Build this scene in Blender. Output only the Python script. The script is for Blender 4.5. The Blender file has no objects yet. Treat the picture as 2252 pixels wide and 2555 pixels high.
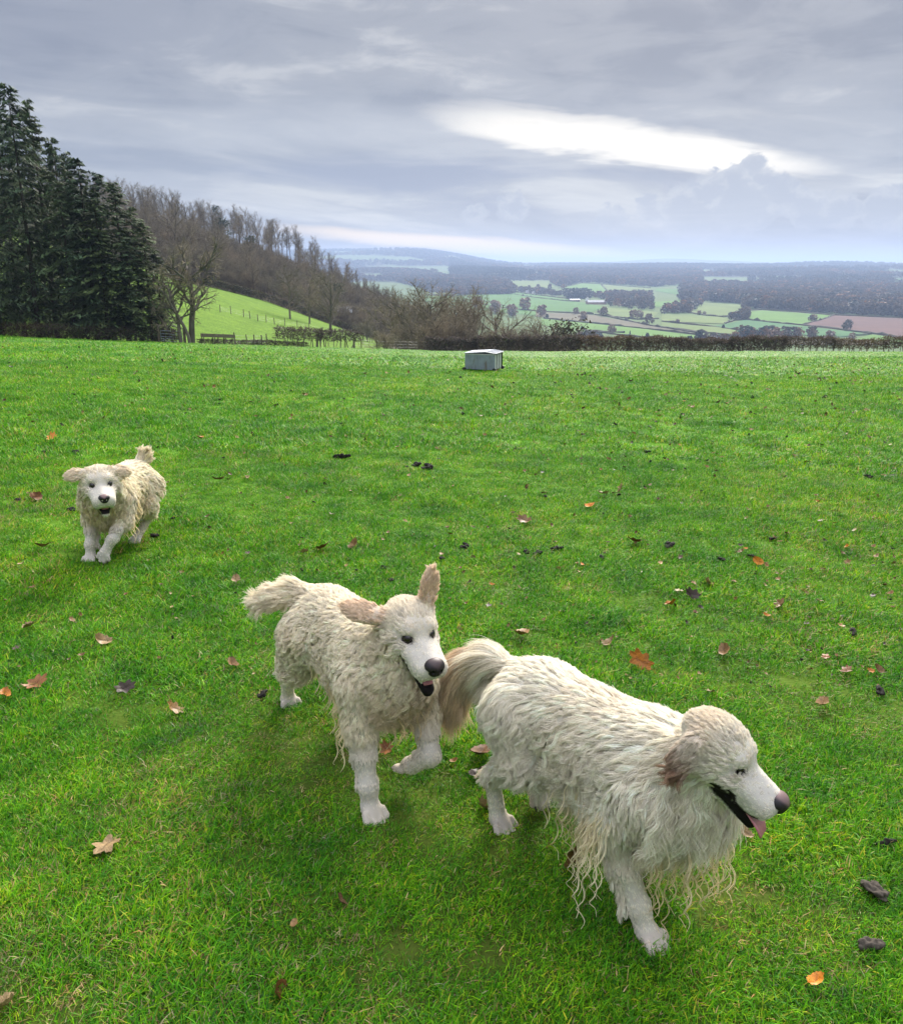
import bpy, math, random
import numpy as np
from mathutils import Vector, Matrix

scene = bpy.context.scene
COL = scene.collection
R = math.radians

# ------------------------------------------------------------------ camera
CAM_H = 1.60
PITCH = 16.39
F_PX = 840.0
cam_data = bpy.data.cameras.new('camera')
cam = bpy.data.objects.new('camera', cam_data)
COL.objects.link(cam)
cam.location = (0, 0, CAM_H)
cam.rotation_euler = (R(90 - PITCH), 0, 0)
cam_data.sensor_fit = 'VERTICAL'
cam_data.sensor_height = 24.0
cam_data.lens = 24.0 * F_PX / 1024.0
cam_data.clip_start = 0.05
cam_data.clip_end = 60000
scene.camera = cam

# ------------------------------------------------------------------ sky: overcast cloud deck with a bright break low in front
world = bpy.data.worlds.new('World')
scene.world = world
world.use_nodes = True
SUN_AZ, SUN_EL = 14.0, 32.0        # degrees right of the view direction, above the horizon


class G:
    """small helper for node graphs"""
    def __init__(s, tree):
        s.t = tree
        s.n = tree.nodes
        s.l = tree.links

    def node(s, kind, **kw):
        n = s.n.new(kind)
        for k, v in kw.items():
            setattr(n, k, v)
        return n

    def put(s, sock, v):
        if isinstance(v, (int, float)):
            sock.default_value = v
        elif isinstance(v, (tuple, list)):
            sock.default_value = tuple(v) + ((1.0,) if len(v) == 3 and sock.type == 'RGBA' else ())
        else:
            s.l.new(v, sock)

    def m(s, op, a, b=0.0, c=0.0, clamp=False):
        n = s.node('ShaderNodeMath', operation=op, use_clamp=clamp)
        for i, v in enumerate((a, b, c)):
            s.put(n.inputs[i], v)
        return n.outputs[0]

    def noise(s, vec, scale, detail=4.0, rough=0.5, dist=0.0):
        n = s.node('ShaderNodeTexNoise')
        if vec is not None:
            s.l.new(vec, n.inputs['Vector'])
        n.inputs['Scale'].default_value = scale
        n.inputs['Detail'].default_value = detail
        n.inputs['Roughness'].default_value = rough
        n.inputs['Distortion'].default_value = dist
        return n.outputs[0]

    def mix(s, f, a, b, blend='MIX'):
        n = s.node('ShaderNodeMix', data_type='RGBA', blend_type=blend)
        s.put(n.inputs[0], f)
        s.put(n.inputs[6], a)
        s.put(n.inputs[7], b)
        return n.outputs[2]

    def ramp(s, f, stops, interp='EASE'):
        n = s.node('ShaderNodeValToRGB')
        n.color_ramp.interpolation = interp
        e = n.color_ramp.elements
        while len(e) < len(stops):
            e.new(0.5)
        for i, (p, c) in enumerate(stops):
            e[i].position = p
            e[i].color = tuple(c) + (1.0,) if len(c) == 3 else c
        s.put(n.inputs[0], f)
        return n.outputs[0]

    def smooth(s, v, lo, hi):
        n = s.node('ShaderNodeMapRange', interpolation_type='SMOOTHSTEP')
        s.put(n.inputs[0], v)
        n.inputs[1].default_value = lo
        n.inputs[2].default_value = hi
        return n.outputs[0]

    def xyz(s, x, y, z):
        n = s.node('ShaderNodeCombineXYZ')
        for i, v in enumerate((x, y, z)):
            s.put(n.inputs[i], v)
        return n.outputs[0]


def build_world():
    g = G(world.node_tree)
    g.n.clear()
    out = g.node('ShaderNodeOutputWorld')
    sky = g.node('ShaderNodeTexSky', sky_type='NISHITA')
    sky.sun_disc = False
    sky.sun_elevation = R(SUN_EL)
    sky.sun_rotation = R(SUN_AZ)
    bg_sky = g.node('ShaderNodeBackground')
    g.l.new(sky.outputs[0], bg_sky.inputs[0])
    bg_sky.inputs[1].default_value = 0.06
    tc = g.node('ShaderNodeTexCoord')
    sep = g.node('ShaderNodeSeparateXYZ')
    g.l.new(tc.outputs['Generated'], sep.inputs[0])
    x, y, z = sep.outputs
    az = g.m('MULTIPLY', g.m('ARCTAN2', x, y), 57.2958)          # degrees, right positive
    el = g.m('MULTIPLY', g.m('ARCSINE', z), 57.2958)
    # cloud deck seen in perspective: direction projected on a layer overhead
    zz = g.m('MAXIMUM', z, 0.0)
    inv = g.m('DIVIDE', 1.0, g.m('ADD', zz, 0.10))
    deck = g.xyz(g.m('MULTIPLY', x, inv), g.m('MULTIPLY', y, inv), 0.0)
    n_big = g.noise(deck, 0.62, 5, 0.55, 0.4)
    n_mid = g.noise(deck, 2.3, 7, 0.62, 0.6)
    ae = g.xyz(g.m('MULTIPLY', az, 0.05), g.m('MULTIPLY', g.m('ADD', el, g.m('MULTIPLY', az, 0.055)), 0.32), 3.1)
    n_str = g.noise(ae, 1.25, 6, 0.55, 0.5)                        # long streaks
    ae2 = g.xyz(g.m('MULTIPLY', az, 0.16), g.m('MULTIPLY', el, 0.33), 7.7)
    n_puff = g.noise(ae2, 1.3, 6, 0.6, 0.2)
    # grey-blue cloud body; zenith boosted beyond natural overcast as added light for the ground
    tone = g.m('ADD', g.m('MULTIPLY', n_big, 0.42), g.m('MULTIPLY', n_mid, 0.36))
    tone = g.m('ADD', tone, g.m('MULTIPLY', n_str, 0.20))
    body = g.ramp(tone, [(0.40, (0.315, 0.345, 0.425)), (0.50, (0.455, 0.480, 0.545)), (0.58, (0.70, 0.71, 0.74))])
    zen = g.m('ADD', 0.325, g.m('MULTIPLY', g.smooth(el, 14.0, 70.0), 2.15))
    # thin veil between the deck and the horizon: paler, streaked
    low = g.m('SUBTRACT', 1.0, g.smooth(el, 5.5, 12.0))
    veil = g.ramp(n_str, [(0.36, (0.38, 0.425, 0.54)), (0.52, (0.56, 0.595, 0.68)), (0.66, (0.86, 0.87, 0.89))])
    body = g.mix(g.m('MULTIPLY', low, 0.75), body, veil)
    # darker slate bank high on the left
    dk = g.m('MULTIPLY', g.smooth(g.m('ADD', az, g.m('MULTIPLY', n_big, 30)), 14.0, -14.0), g.smooth(el, 7.0, 13.0))
    body = g.mix(g.m('MULTIPLY', dk, 0.45), body, (0.33, 0.355, 0.46))

    def patch(a0, e0, ra, re, slope, wa, we, lo, hi):
        """soft elongated opening around azimuth a0, elevation e0, edges torn by noise"""
        da = g.m('ADD', g.m('SUBTRACT', az, a0), g.m('MULTIPLY', g.m('SUBTRACT', n_puff, 0.5), wa))
        de = g.m('ADD', g.m('SUBTRACT', el, e0), g.m('MULTIPLY', da, -slope))
        de = g.m('ADD', de, g.m('MULTIPLY', g.m('SUBTRACT', n_str, 0.5), we))
        q = g.m('ADD', g.m('POWER', g.m('ABSOLUTE', g.m('DIVIDE', da, ra)), 2.0), g.m('POWER', g.m('ABSOLUTE', g.m('DIVIDE', de, re)), 2.0))
        return g.smooth(q, hi, lo)
    white = (1.42, 1.34, 1.22)
    torn = g.smooth(n_str, 0.36, 0.52)
    p1 = patch(8.8, 7.5, 9.2, 1.10, -0.14, 4.0, 4.2, 0.05, 1.7)
    p1 = g.m('MULTIPLY', p1, g.m('ADD', 0.55, g.m('MULTIPLY', torn, 0.45)))
    p1b = patch(-4.0, 7.4, 14.0, 1.7, -0.05, 6.0, 6.0, 0.05, 1.6)
    p1c = patch(15.5, 6.3, 7.0, 1.0, -0.12, 3.0, 2.6, 0.1, 1.5)
    p2 = patch(1.0, 1.25, 12.0, 0.60, -0.075, 3.0, 1.6, 0.1, 1.5)     # warm gap above the far hills
    # slate streaks under the opening
    dks = patch(3.0, 4.6, 17.0, 1.6, -0.04, 6.0, 3.0, 0.2, 1.4)
    body = g.mix(g.m('MULTIPLY', dks, g.m('MULTIPLY', g.smooth(n_str, 0.60, 0.42), 0.75)), body, (0.36, 0.41, 0.57))
    body = g.mix(g.m('MULTIPLY', p1b, 0.35), body, (0.85, 0.87, 0.92))
    body = g.mix(p1, body, white)
    body = g.mix(p1c, body, white)
    body = g.mix(g.m('MULTIPLY', p2, 0.75), body, (1.75, 1.36, 0.92))
    # cumulus heads standing up against the opening
    dmin = None
    for ca, ce, cr in ((18.3, 5.7, 0.75), (17.4, 5.0, 1.05), (19.1, 4.8, 0.95), (16.2, 4.3, 1.2), (20.2, 4.0, 1.2), (14.4, 3.7, 1.15), (21.8, 3.2, 1.3), (12.6, 3.2, 1.0), (10.2, 2.7, 1.0), (18.0, 3.4, 2.0), (15.0, 2.6, 1.8), (23.6, 3.0, 1.2), (26.0, 3.1, 1.4), (4.0, 3.5, 1.0), (1.5, 3.1, 0.8)):
        q = g.m('SQRT', g.m('ADD', g.m('POWER', g.m('ABSOLUTE', g.m('SUBTRACT', az, ca)), 2.0), g.m('POWER', g.m('ABSOLUTE', g.m('MULTIPLY', g.m('SUBTRACT', el, ce), 1.15)), 2.0)))
        q = g.m('SUBTRACT', q, cr)
        dmin = q if dmin is None else g.m('SMOOTH_MIN', dmin, q, 0.35)
    ae3 = g.xyz(g.m('MULTIPLY', az, 0.55), g.m('MULTIPLY', el, 0.70), 1.3)
    n_cum = g.noise(ae3, 1.6, 6, 0.58, 0.3)
    dcu = g.m('ADD', dmin, g.m('MULTIPLY', g.m('SUBTRACT', n_cum, 0.5), 2.2))
    fade = g.smooth(el, 1.6, 4.2)
    cum = g.m('MULTIPLY', g.smooth(dcu, 0.22, -0.12), g.m('ADD', 0.35, g.m('MULTIPLY', fade, 0.6)))
    rim = g.m('MULTIPLY', g.m('MULTIPLY', cum, g.smooth(dcu, -0.75, -0.1)), g.smooth(n_cum, 0.35, 0.6))
    body = g.mix(cum, body, (0.50, 0.55, 0.67))
    body = g.mix(g.m('MULTIPLY', rim, 0.55), body, (0.80, 0.81, 0.85))
    # milky band on the horizon
    hz = g.smooth(el, 1.6, -0.2)
    body = g.mix(g.m('MULTIPLY', hz, 0.35), body, (0.66, 0.68, 0.76))
    below = g.smooth(el, -0.5, -4.0)
    body = g.mix(below, body, (0.25, 0.28, 0.26))
    bg_cl = g.node('ShaderNodeBackground')
    g.l.new(body, bg_cl.inputs[0])
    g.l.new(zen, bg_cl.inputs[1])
    mx = g.node('ShaderNodeMixShader')
    mx.inputs[0].default_value = 0.93
    g.l.new(bg_sky.outputs[0], mx.inputs[1])
    g.l.new(bg_cl.outputs[0], mx.inputs[2])
    g.l.new(mx.outputs[0], out.inputs[0])


build_world()

sun_d = bpy.data.lights.new('sun', 'SUN')
sun_d.energy = 3.2
sun_d.angle = R(24)
sun_d.color = (1.0, 0.94, 0.85)
sun = bpy.data.objects.new('sun', sun_d)
COL.objects.link(sun)
_sd = Vector((math.sin(R(SUN_AZ)) * math.cos(R(SUN_EL)), math.cos(R(SUN_AZ)) * math.cos(R(SUN_EL)), math.sin(R(SUN_EL))))
sun.rotation_euler = _sd.to_track_quat('Z', 'Y').to_euler()

vs = scene.view_settings
vs.view_transform = 'Standard'
vs.look = 'None'
vs.exposure = 1.24
vs.gamma = 1.0
vs.use_curve_mapping = False
scene.cycles.max_bounces = 6
scene.cycles.diffuse_bounces = 3
scene.cycles.glossy_bounces = 2
scene.cycles.transmission_bounces = 3
scene.cycles.transparent_max_bounces = 6
scene.cycles.volume_bounces = 0
scene.cycles.sample_clamp_indirect = 6.0
scene.cycles.use_denoising = True
scene.render.hair_type = 'STRIP'
scene.cycles_curves.shape = 'RIBBONS'


# ------------------------------------------------------------------ object helpers
def tag(o, label=None, cat=None, group=None, kind=None):
    for k, v in (('label', label), ('category', cat), ('group', group), ('kind', kind)):
        if v:
            o[k] = v
    return o


def empty(name, loc, rz=0.0):
    o = bpy.data.objects.new(name, None)
    o.empty_display_size = 0.1
    COL.objects.link(o)
    o.location = loc
    o.rotation_euler = (0, 0, rz)
    return o


def mesh_obj(name, verts, faces, mat=None, parent=None, smooth=False):
    me = bpy.data.meshes.new(name)
    me.from_pydata([tuple(v) for v in verts], [], [tuple(f) for f in faces])
    if mat:
        me.materials.append(mat)
    if smooth:
        me.polygons.foreach_set('use_smooth', np.ones(len(me.polygons), bool))
    me.update()
    o = bpy.data.objects.new(name, me)
    COL.objects.link(o)
    if parent:
        o.parent = parent
    return o


def np_mesh(name, verts, faces, mat=None, smooth=False, colors=None):
    """fast mesh from numpy arrays; faces is (n,3) or (n,4)"""
    verts = np.asarray(verts, np.float32)
    faces = np.asarray(faces, np.int32)
    me = bpy.data.meshes.new(name)
    me.vertices.add(len(verts))
    me.vertices.foreach_set('co', verts.ravel())
    k = faces.shape[1]
    me.loops.add(faces.size)
    me.loops.foreach_set('vertex_index', faces.ravel())
    me.polygons.add(len(faces))
    me.polygons.foreach_set('loop_start', np.arange(0, faces.size, k, dtype=np.int32))
    if smooth:
        me.polygons.foreach_set('use_smooth', np.ones(len(faces), bool))
    me.update(calc_edges=True)
    if colors is not None:
        a = me.attributes.new('col', 'FLOAT_COLOR', 'POINT')
        c = np.ones((len(verts), 4), np.float32)
        c[:, :3] = colors
        a.data.foreach_set('color', c.ravel())
    if mat:
        me.materials.append(mat)
    return me


def link(name, me, parent=None, loc=None, rz=0.0, sc=None):
    o = bpy.data.objects.new(name, me)
    COL.objects.link(o)
    if parent:
        o.parent = parent
    if loc is not None:
        o.location = loc
    if rz:
        o.rotation_euler = (0, 0, rz)
    if sc is not None:
        o.scale = (sc, sc, sc) if isinstance(sc, (int, float)) else sc
    return o


def new_mat(name):
    m = bpy.data.materials.new(name)
    m.use_nodes = True
    g = G(m.node_tree)
    b = m.node_tree.nodes['Principled BSDF']
    return m, g, b


def simple_mat(name, col, rough=0.8, spec=0.2, metallic=0.0, noise=0.0, nscale=8.0, bump=0.0):
    m, g, b = new_mat(name)
    b.inputs['Roughness'].default_value = rough
    b.inputs['Specular IOR Level'].default_value = spec
    b.inputs['Metallic'].default_value = metallic
    if noise:
        tc = g.node('ShaderNodeTexCoord')
        n = g.noise(tc.outputs['Object'], nscale, 5, 0.6)
        lo = tuple(c * (1 - noise) for c in col)
        hi = tuple(min(1, c * (1 + noise)) for c in col)
        g.l.new(g.ramp(n, [(0.3, lo), (0.7, hi)], 'LINEAR'), b.inputs['Base Color'])
        if bump:
            bp = g.node('ShaderNodeBump')
            bp.inputs['Strength'].default_value = bump
            g.l.new(n, bp.inputs['Height'])
            g.l.new(bp.outputs[0], b.inputs['Normal'])
    else:
        b.inputs['Base Color'].default_value = tuple(col) + (1,)
    return m


def tube(pts, radii, sides=6, cap=True):
    """tapered tube along a polyline -> verts, quads(list)"""
    pts = [Vector(p) for p in pts]
    vs_, fs = [], []
    n = len(pts)
    up = Vector((0, 0, 1))
    for i, p in enumerate(pts):
        t = (pts[min(i + 1, n - 1)] - pts[max(i - 1, 0)])
        if t.length < 1e-9:
            t = Vector((0, 0, 1))
        t.normalize()
        a = t.cross(up if abs(t.z) < 0.9 else Vector((1, 0, 0))).normalized()
        b = t.cross(a)
        for k in range(sides):
            th = 2 * math.pi * k / sides
            vs_.append(p + (a * math.cos(th) + b * math.sin(th)) * radii[i])
    for i in range(n - 1):
        for k in range(sides):
            k2 = (k + 1) % sides
            fs.append((i * sides + k, i * sides + k2, (i + 1) * sides + k2, (i + 1) * sides + k))
    if cap:
        fs.append(tuple(range(sides))[::-1])
        fs.append(tuple((n - 1) * sides + k for k in range(sides)))
    return vs_, fs


class MB:
    """collects shapes into one mesh object"""
    def __init__(s):
        s.v, s.f = [], []

    def add(s, vs_, fs):
        o = len(s.v)
        s.v += [tuple(v) for v in vs_]
        s.f += [tuple(i + o for i in f) for f in fs]
        return s

    def tube(s, pts, radii, sides=6):
        return s.add(*tube(pts, radii, sides))

    def box(s, c, size, rz=0.0):
        cx, cy, cz = c
        hx, hy, hz = (q / 2 for q in size)
        ca, sa = math.cos(rz), math.sin(rz)
        vs_ = []
        for dx, dy, dz in ((-1, -1, -1), (1, -1, -1), (1, 1, -1), (-1, 1, -1), (-1, -1, 1), (1, -1, 1), (1, 1, 1), (-1, 1, 1)):
            X, Y = dx * hx, dy * hy
            vs_.append((cx + X * ca - Y * sa, cy + X * sa + Y * ca, cz + dz * hz))
        return s.add(vs_, [(0, 3, 2, 1), (4, 5, 6, 7), (0, 1, 5, 4), (1, 2, 6, 5), (2, 3, 7, 6), (3, 0, 4, 7)])

    def build(s, name, mat=None, parent=None, smooth=False):
        return mesh_obj(name, s.v, s.f, mat, parent, smooth)


def sstep(a, b, x):
    t = np.clip((x - a) / (b - a), 0, 1)
    return t * t * (3 - 2 * t)


def nrm(v):
    v = np.asarray(v, float)
    return v / np.maximum(np.linalg.norm(v, axis=-1, keepdims=True), 1e-9)


def wobble(P, wl, seed):
    """smooth pseudo-noise about -1..1 over space, features of size wl"""
    r_ = np.random.default_rng(seed)
    out = 0
    for _ in range(5):
        k = nrm(r_.normal(0, 1, 3)) * 6.28 / (wl * 2 * r_.uniform(0.7, 1.5))
        out = out + np.sin(P @ k + r_.uniform(0, 6.28))
    return out / 2.2


class Field:
    """implicit surface on a grid: smooth union of tapered limbs and ellipsoids, meshed by surface nets"""
    def __init__(s, lo, hi, h):
        s.lo, s.h = np.array(lo, float), h
        s.n = np.ceil((np.array(hi) - s.lo) / h).astype(int) + 1
        s.d = np.full(s.n, 0.25, np.float32)
        s.g = np.zeros(s.n, np.int8)
        s.ax = [s.lo[i] + h * np.arange(s.n[i]) for i in range(3)]

    def _blk(s, bmin, bmax):
        i0 = np.clip(np.floor((bmin - s.lo) / s.h).astype(int), 0, s.n - 1)
        i1 = np.clip(np.ceil((bmax - s.lo) / s.h).astype(int) + 1, 1, s.n)
        sl = tuple(slice(a, b) for a, b in zip(i0, i1))
        X = s.ax[0][sl[0]][:, None, None]
        Y = s.ax[1][sl[1]][None, :, None]
        Z = s.ax[2][sl[2]][None, None, :]
        return sl, X, Y, Z

    def _put(s, sl, d, k, gid):
        a = s.d[sl]
        hh = np.maximum(k - np.abs(a - d), 0) / k
        new = np.minimum(a, d) - hh * hh * k * 0.25
        gg = s.g[sl]
        gg[d < a] = gid
        s.d[sl] = new

    def limb(s, p, r0, q, r1, gid, k=0.03):
        p, q = np.array(p, float), np.array(q, float)
        m = max(r0, r1) + k + 0.03
        sl, X, Y, Z = s._blk(np.minimum(p, q) - m, np.maximum(p, q) + m)
        b = q - p
        L = b @ b + 1e-9
        t = np.clip(((X - p[0]) * b[0] + (Y - p[1]) * b[1] + (Z - p[2]) * b[2]) / L, 0, 1)
        d = np.sqrt((X - p[0] - t * b[0]) ** 2 + (Y - p[1] - t * b[1]) ** 2 + (Z - p[2] - t * b[2]) ** 2) - (r0 + (r1 - r0) * t)
        s._put(sl, d.astype(np.float32), k, gid)

    def ell(s, c, rad, gid, k=0.03, M=None):
        c, rad = np.array(c, float), np.array(rad, float)
        M = np.eye(3) if M is None else M
        ext = np.sqrt((M ** 2) @ (rad ** 2)) + k + 0.03
        sl, X, Y, Z = s._blk(c - ext, c + ext)
        x, y, z = X - c[0], Y - c[1], Z - c[2]
        L = [(M[0, i] * x + M[1, i] * y + M[2, i] * z) / rad[i] for i in range(3)]
        k0 = np.sqrt(L[0] ** 2 + L[1] ** 2 + L[2] ** 2) + 1e-6
        k1 = np.sqrt((L[0] / rad[0]) ** 2 + (L[1] / rad[1]) ** 2 + (L[2] / rad[2]) ** 2) + 1e-6
        s._put(sl, (k0 * (k0 - 1) / k1).astype(np.float32), k, gid)

    def carve(s, c, rad, k=0.004, M=None):
        c, rad = np.array(c, float), np.array(rad, float)
        M = np.eye(3) if M is None else M
        ext = np.sqrt((M ** 2) @ (rad ** 2)) + k + 0.02
        sl, X, Y, Z = s._blk(c - ext, c + ext)
        x, y, z = X - c[0], Y - c[1], Z - c[2]
        L = [(M[0, i] * x + M[1, i] * y + M[2, i] * z) / rad[i] for i in range(3)]
        k0 = np.sqrt(L[0] ** 2 + L[1] ** 2 + L[2] ** 2) + 1e-6
        d = -((k0 - 1) * rad.min()).astype(np.float32)
        a = s.d[sl]
        hh = np.maximum(k - np.abs(a - d), 0) / k
        s.d[sl] = np.maximum(a, d) + hh * hh * k * 0.25

    def sample(s, P, arr=None):
        arr = s.d if arr is None else arr
        u = (P - s.lo) / s.h
        i = np.clip(np.floor(u).astype(int), 0, s.n - 2)
        f = np.clip(u - i, 0, 1)
        out = 0
        for dx in (0, 1):
            for dy in (0, 1):
                for dz in (0, 1):
                    w = (f[:, 0] if dx else 1 - f[:, 0]) * (f[:, 1] if dy else 1 - f[:, 1]) * (f[:, 2] if dz else 1 - f[:, 2])
                    out = out + w * arr[i[:, 0] + dx, i[:, 1] + dy, i[:, 2] + dz]
        return out

    def grad(s, P, e=None):
        e = e or s.h
        out = np.empty_like(P)
        for i in range(3):
            o = np.zeros(3)
            o[i] = e
            out[:, i] = s.sample(P + o) - s.sample(P - o)
        return nrm(out)

    def mesh(s):
        d = s.d
        ins = d < 0
        nx, ny, nz = s.n
        acc = np.zeros((nx - 1, ny - 1, nz - 1, 3), np.float32)
        cnt = np.zeros((nx - 1, ny - 1, nz - 1), np.float32)
        cr = [(0, 0, 0), (1, 0, 0), (0, 1, 0), (1, 1, 0), (0, 0, 1), (1, 0, 1), (0, 1, 1), (1, 1, 1)]
        sh = lambda a, c: a[c[0]:c[0] + nx - 1, c[1]:c[1] + ny - 1, c[2]:c[2] + nz - 1]
        for i in range(8):
            for ax in range(3):
                if cr[i][ax]:
                    continue
                c2 = list(cr[i])
                c2[ax] = 1
                a, b = sh(d, cr[i]), sh(d, c2)
                x = (a < 0) != (b < 0)
                t = np.where(x, a / np.where(x, a - b, 1), 0)
                for k in range(3):
                    acc[..., k] += np.where(x, cr[i][k] + (t if k == ax else 0), 0)
                cnt += x
        act = cnt > 0
        idx = np.full(act.shape, -1, np.int32)
        idx[act] = np.arange(act.sum())
        ii = np.argwhere(act)
        V = s.lo + s.h * (ii + acc[act] / cnt[act][:, None])
        gid = s.g[tuple(np.round((V - s.lo) / s.h).astype(int).T)]
        F = []
        for ax in range(3):
            o1, o2 = [k for k in range(3) if k != ax]
            a = [slice(1, -1)] * 3
            a[ax] = slice(0, -1)
            b = [slice(1, -1)] * 3
            b[ax] = slice(1, None)
            A, B = ins[tuple(a)], ins[tuple(b)]
            e = np.argwhere(A != B)
            if not len(e):
                continue
            base = e.copy()
            base[:, o1] += 1
            base[:, o2] += 1
            fl = A[tuple(e.T)]
            q = []
            for (u, v) in ((0, 0), (-1, 0), (-1, -1), (0, -1)):
                c = base.copy()
                c[:, o1] += u
                c[:, o2] += v
                q.append(idx[tuple(c.T)])
            q = np.stack(q, 1)
            flip = fl if ax != 1 else ~fl
            q[~flip] = q[~flip][:, ::-1]
            F.append(q)
        return V, np.concatenate(F), gid


def scatter_object(name, pts, rots, scales, idx, coll):
    """one object of 'stuff': points that carry instances picked from a collection"""
    me = bpy.data.meshes.new(name)
    me.vertices.add(len(pts))
    me.vertices.foreach_set('co', np.asarray(pts, np.float32).ravel())
    for nm, ar in (('rot', rots), ('sca', scales)):
        a = me.attributes.new(nm, 'FLOAT_VECTOR', 'POINT')
        a.data.foreach_set('vector', np.asarray(ar, np.float32).ravel())
    a = me.attributes.new('idx', 'INT', 'POINT')
    a.data.foreach_set('value', np.asarray(idx, np.int32))
    o = link(name, me)
    o['kind'] = 'stuff'
    ng = bpy.data.node_groups.new(name, 'GeometryNodeTree')
    ng.interface.new_socket('Geometry', in_out='INPUT', socket_type='NodeSocketGeometry')
    ng.interface.new_socket('Geometry', in_out='OUTPUT', socket_type='NodeSocketGeometry')
    gi, go = ng.nodes.new('NodeGroupInput'), ng.nodes.new('NodeGroupOutput')
    ci = ng.nodes.new('GeometryNodeCollectionInfo')
    ci.inputs['Collection'].default_value = coll
    ci.inputs['Separate Children'].default_value = True
    ci.inputs['Reset Children'].default_value = True
    ip = ng.nodes.new('GeometryNodeInstanceOnPoints')
    ip.inputs['Pick Instance'].default_value = True

    def attr(nm, ty):
        n = ng.nodes.new('GeometryNodeInputNamedAttribute')
        n.data_type = ty
        n.inputs['Name'].default_value = nm
        return n.outputs[0]
    L = ng.links.new
    L(gi.outputs[0], ip.inputs['Points'])
    L(ci.outputs[0], ip.inputs['Instance'])
    L(attr('idx', 'INT'), ip.inputs['Instance Index'])
    L(attr('rot', 'FLOAT_VECTOR'), ip.inputs['Rotation'])
    L(attr('sca', 'FLOAT_VECTOR'), ip.inputs['Scale'])
    L(ip.outputs[0], go.inputs[0])
    md = o.modifiers.new('scatter', 'NODES')
    md.node_group = ng
    return o

# ================================================================== terrain
_y = np.concatenate([[-400.0], np.linspace(0, 400, 4001)])
_sl = np.interp(_y, [-400, 0, 5, 12, 24, 52, 70, 400], [0.0, 0.0, 0.0, 0.035, 0.104, 0.104, 0.086, 0.086])
_pz = np.concatenate([[0.0], -np.cumsum((_sl[1:-1] + _sl[2:]) * 0.5 * np.diff(_y[1:]))])
_pz = np.concatenate([[0.0], _pz])
_rr = np.random.default_rng(5)
_bump = [(_rr.uniform(0, 6.28), 6.28 / _rr.uniform(2.2, 9.0), _rr.uniform(0, 6.28)) for _ in range(10)]
_bump2 = [(_rr.uniform(0, 6.28), 6.28 / _rr.uniform(600, 2600), _rr.uniform(0, 6.28)) for _ in range(9)]


def smax(a, b, k):
    h = np.maximum(k - np.abs(a - b), 0) / k
    return np.maximum(a, b) + h * h * k * 0.25


def field_edge(x):
    return 76 + 24 * sstep(-34, 4, x)


def H(x, y):
    """ground height of the whole landscape"""
    x, y = np.broadcast_arrays(np.asarray(x, float), np.asarray(y, float))
    r = np.hypot(x, y)
    # the sloping home meadow
    z = np.interp(y, _y, _pz)
    z = z + 0.04 * ((np.sqrt(x * x + 4) - x) / 2 - 1) * sstep(-200, -60, x)
    b = sum(np.sin(x * np.cos(a) * k + y * np.sin(a) * k * 1.6 + p) for a, k, p in _bump)
    z = z + b * (0.0012 + 0.013 * sstep(6, 40, r))
    # the wooded spur across the dip, falling to the right
    u = -27 - x
    zs = -12.7 + 0.30 * np.clip(u, -900, 75) + 0.20 * np.clip(u - 75, 0, 500) + 1.0 * np.sin(x * 0.035 + y * 0.02) + 0.8 * np.sin(x * 0.013 - y * 0.031)
    zs = zs - 0.15 * np.maximum(38 - u, 0) * sstep(150, 330, y)
    zs = zs - 0.30 * np.maximum(y - 440, 0) - 0.02 * np.maximum(y - 400, 0)
    # valley floor and the far side
    az = np.degrees(np.arctan2(x, np.maximum(y, 1e-3)))
    zv = np.interp(r, [0, 900, 1500, 2300, 3000, 3800, 5000, 6500, 9000, 20000], [-76, -76, -75, -72, -62, -46, -24, -10, -6, -25])
    nb = sum(np.sin(x * np.cos(a) * k + y * np.sin(a) * k + p) for a, k, p in _bump2)
    zv = zv + nb * 2.6 * sstep(1200, 5000, r)
    zv = zv + 118 * np.exp(-((az + 7.0) / 9.0) ** 4) * sstep(4800, 7200, r) * (1 - 0.6 * sstep(7600, 12000, r))
    zv = zv + (70 + 14 * np.sin(az * 0.5)) * np.exp(-((az - 13) / 9.0) ** 2) * sstep(8500, 11500, r)
    far = smax(zs, zv, 14)
    e = field_edge(x)
    w = sstep(e, e + 68, y)
    # behind and beside the camera the meadow simply goes on
    return z * (1 - w) + far * w


def ground_hit(px, py, lo=2.0, hi=16000.0):
    """where the line of sight through an image pixel meets the ground"""
    a, b = (px - 451.0) / F_PX, (py - 512.0) / F_PX
    p = R(PITCH)
    d = np.array([a, math.cos(p) - b * math.sin(p), -math.sin(p) - b * math.cos(p)])
    d /= np.linalg.norm(d)
    t = np.geomspace(lo, hi, 2400)
    X, Y, Z = d[0] * t, d[1] * t, CAM_H + d[2] * t
    g_ = Z - H(X, Y)
    k = np.flatnonzero((g_[:-1] > 0) & (g_[1:] <= 0))
    if not len(k):
        return None
    i = k[0]
    f = g_[i] / (g_[i] - g_[i + 1])
    tt = t[i] + f * (t[i + 1] - t[i])
    x, y = d[0] * tt, d[1] * tt
    return np.array([x, y, float(H(x, y))])


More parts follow.
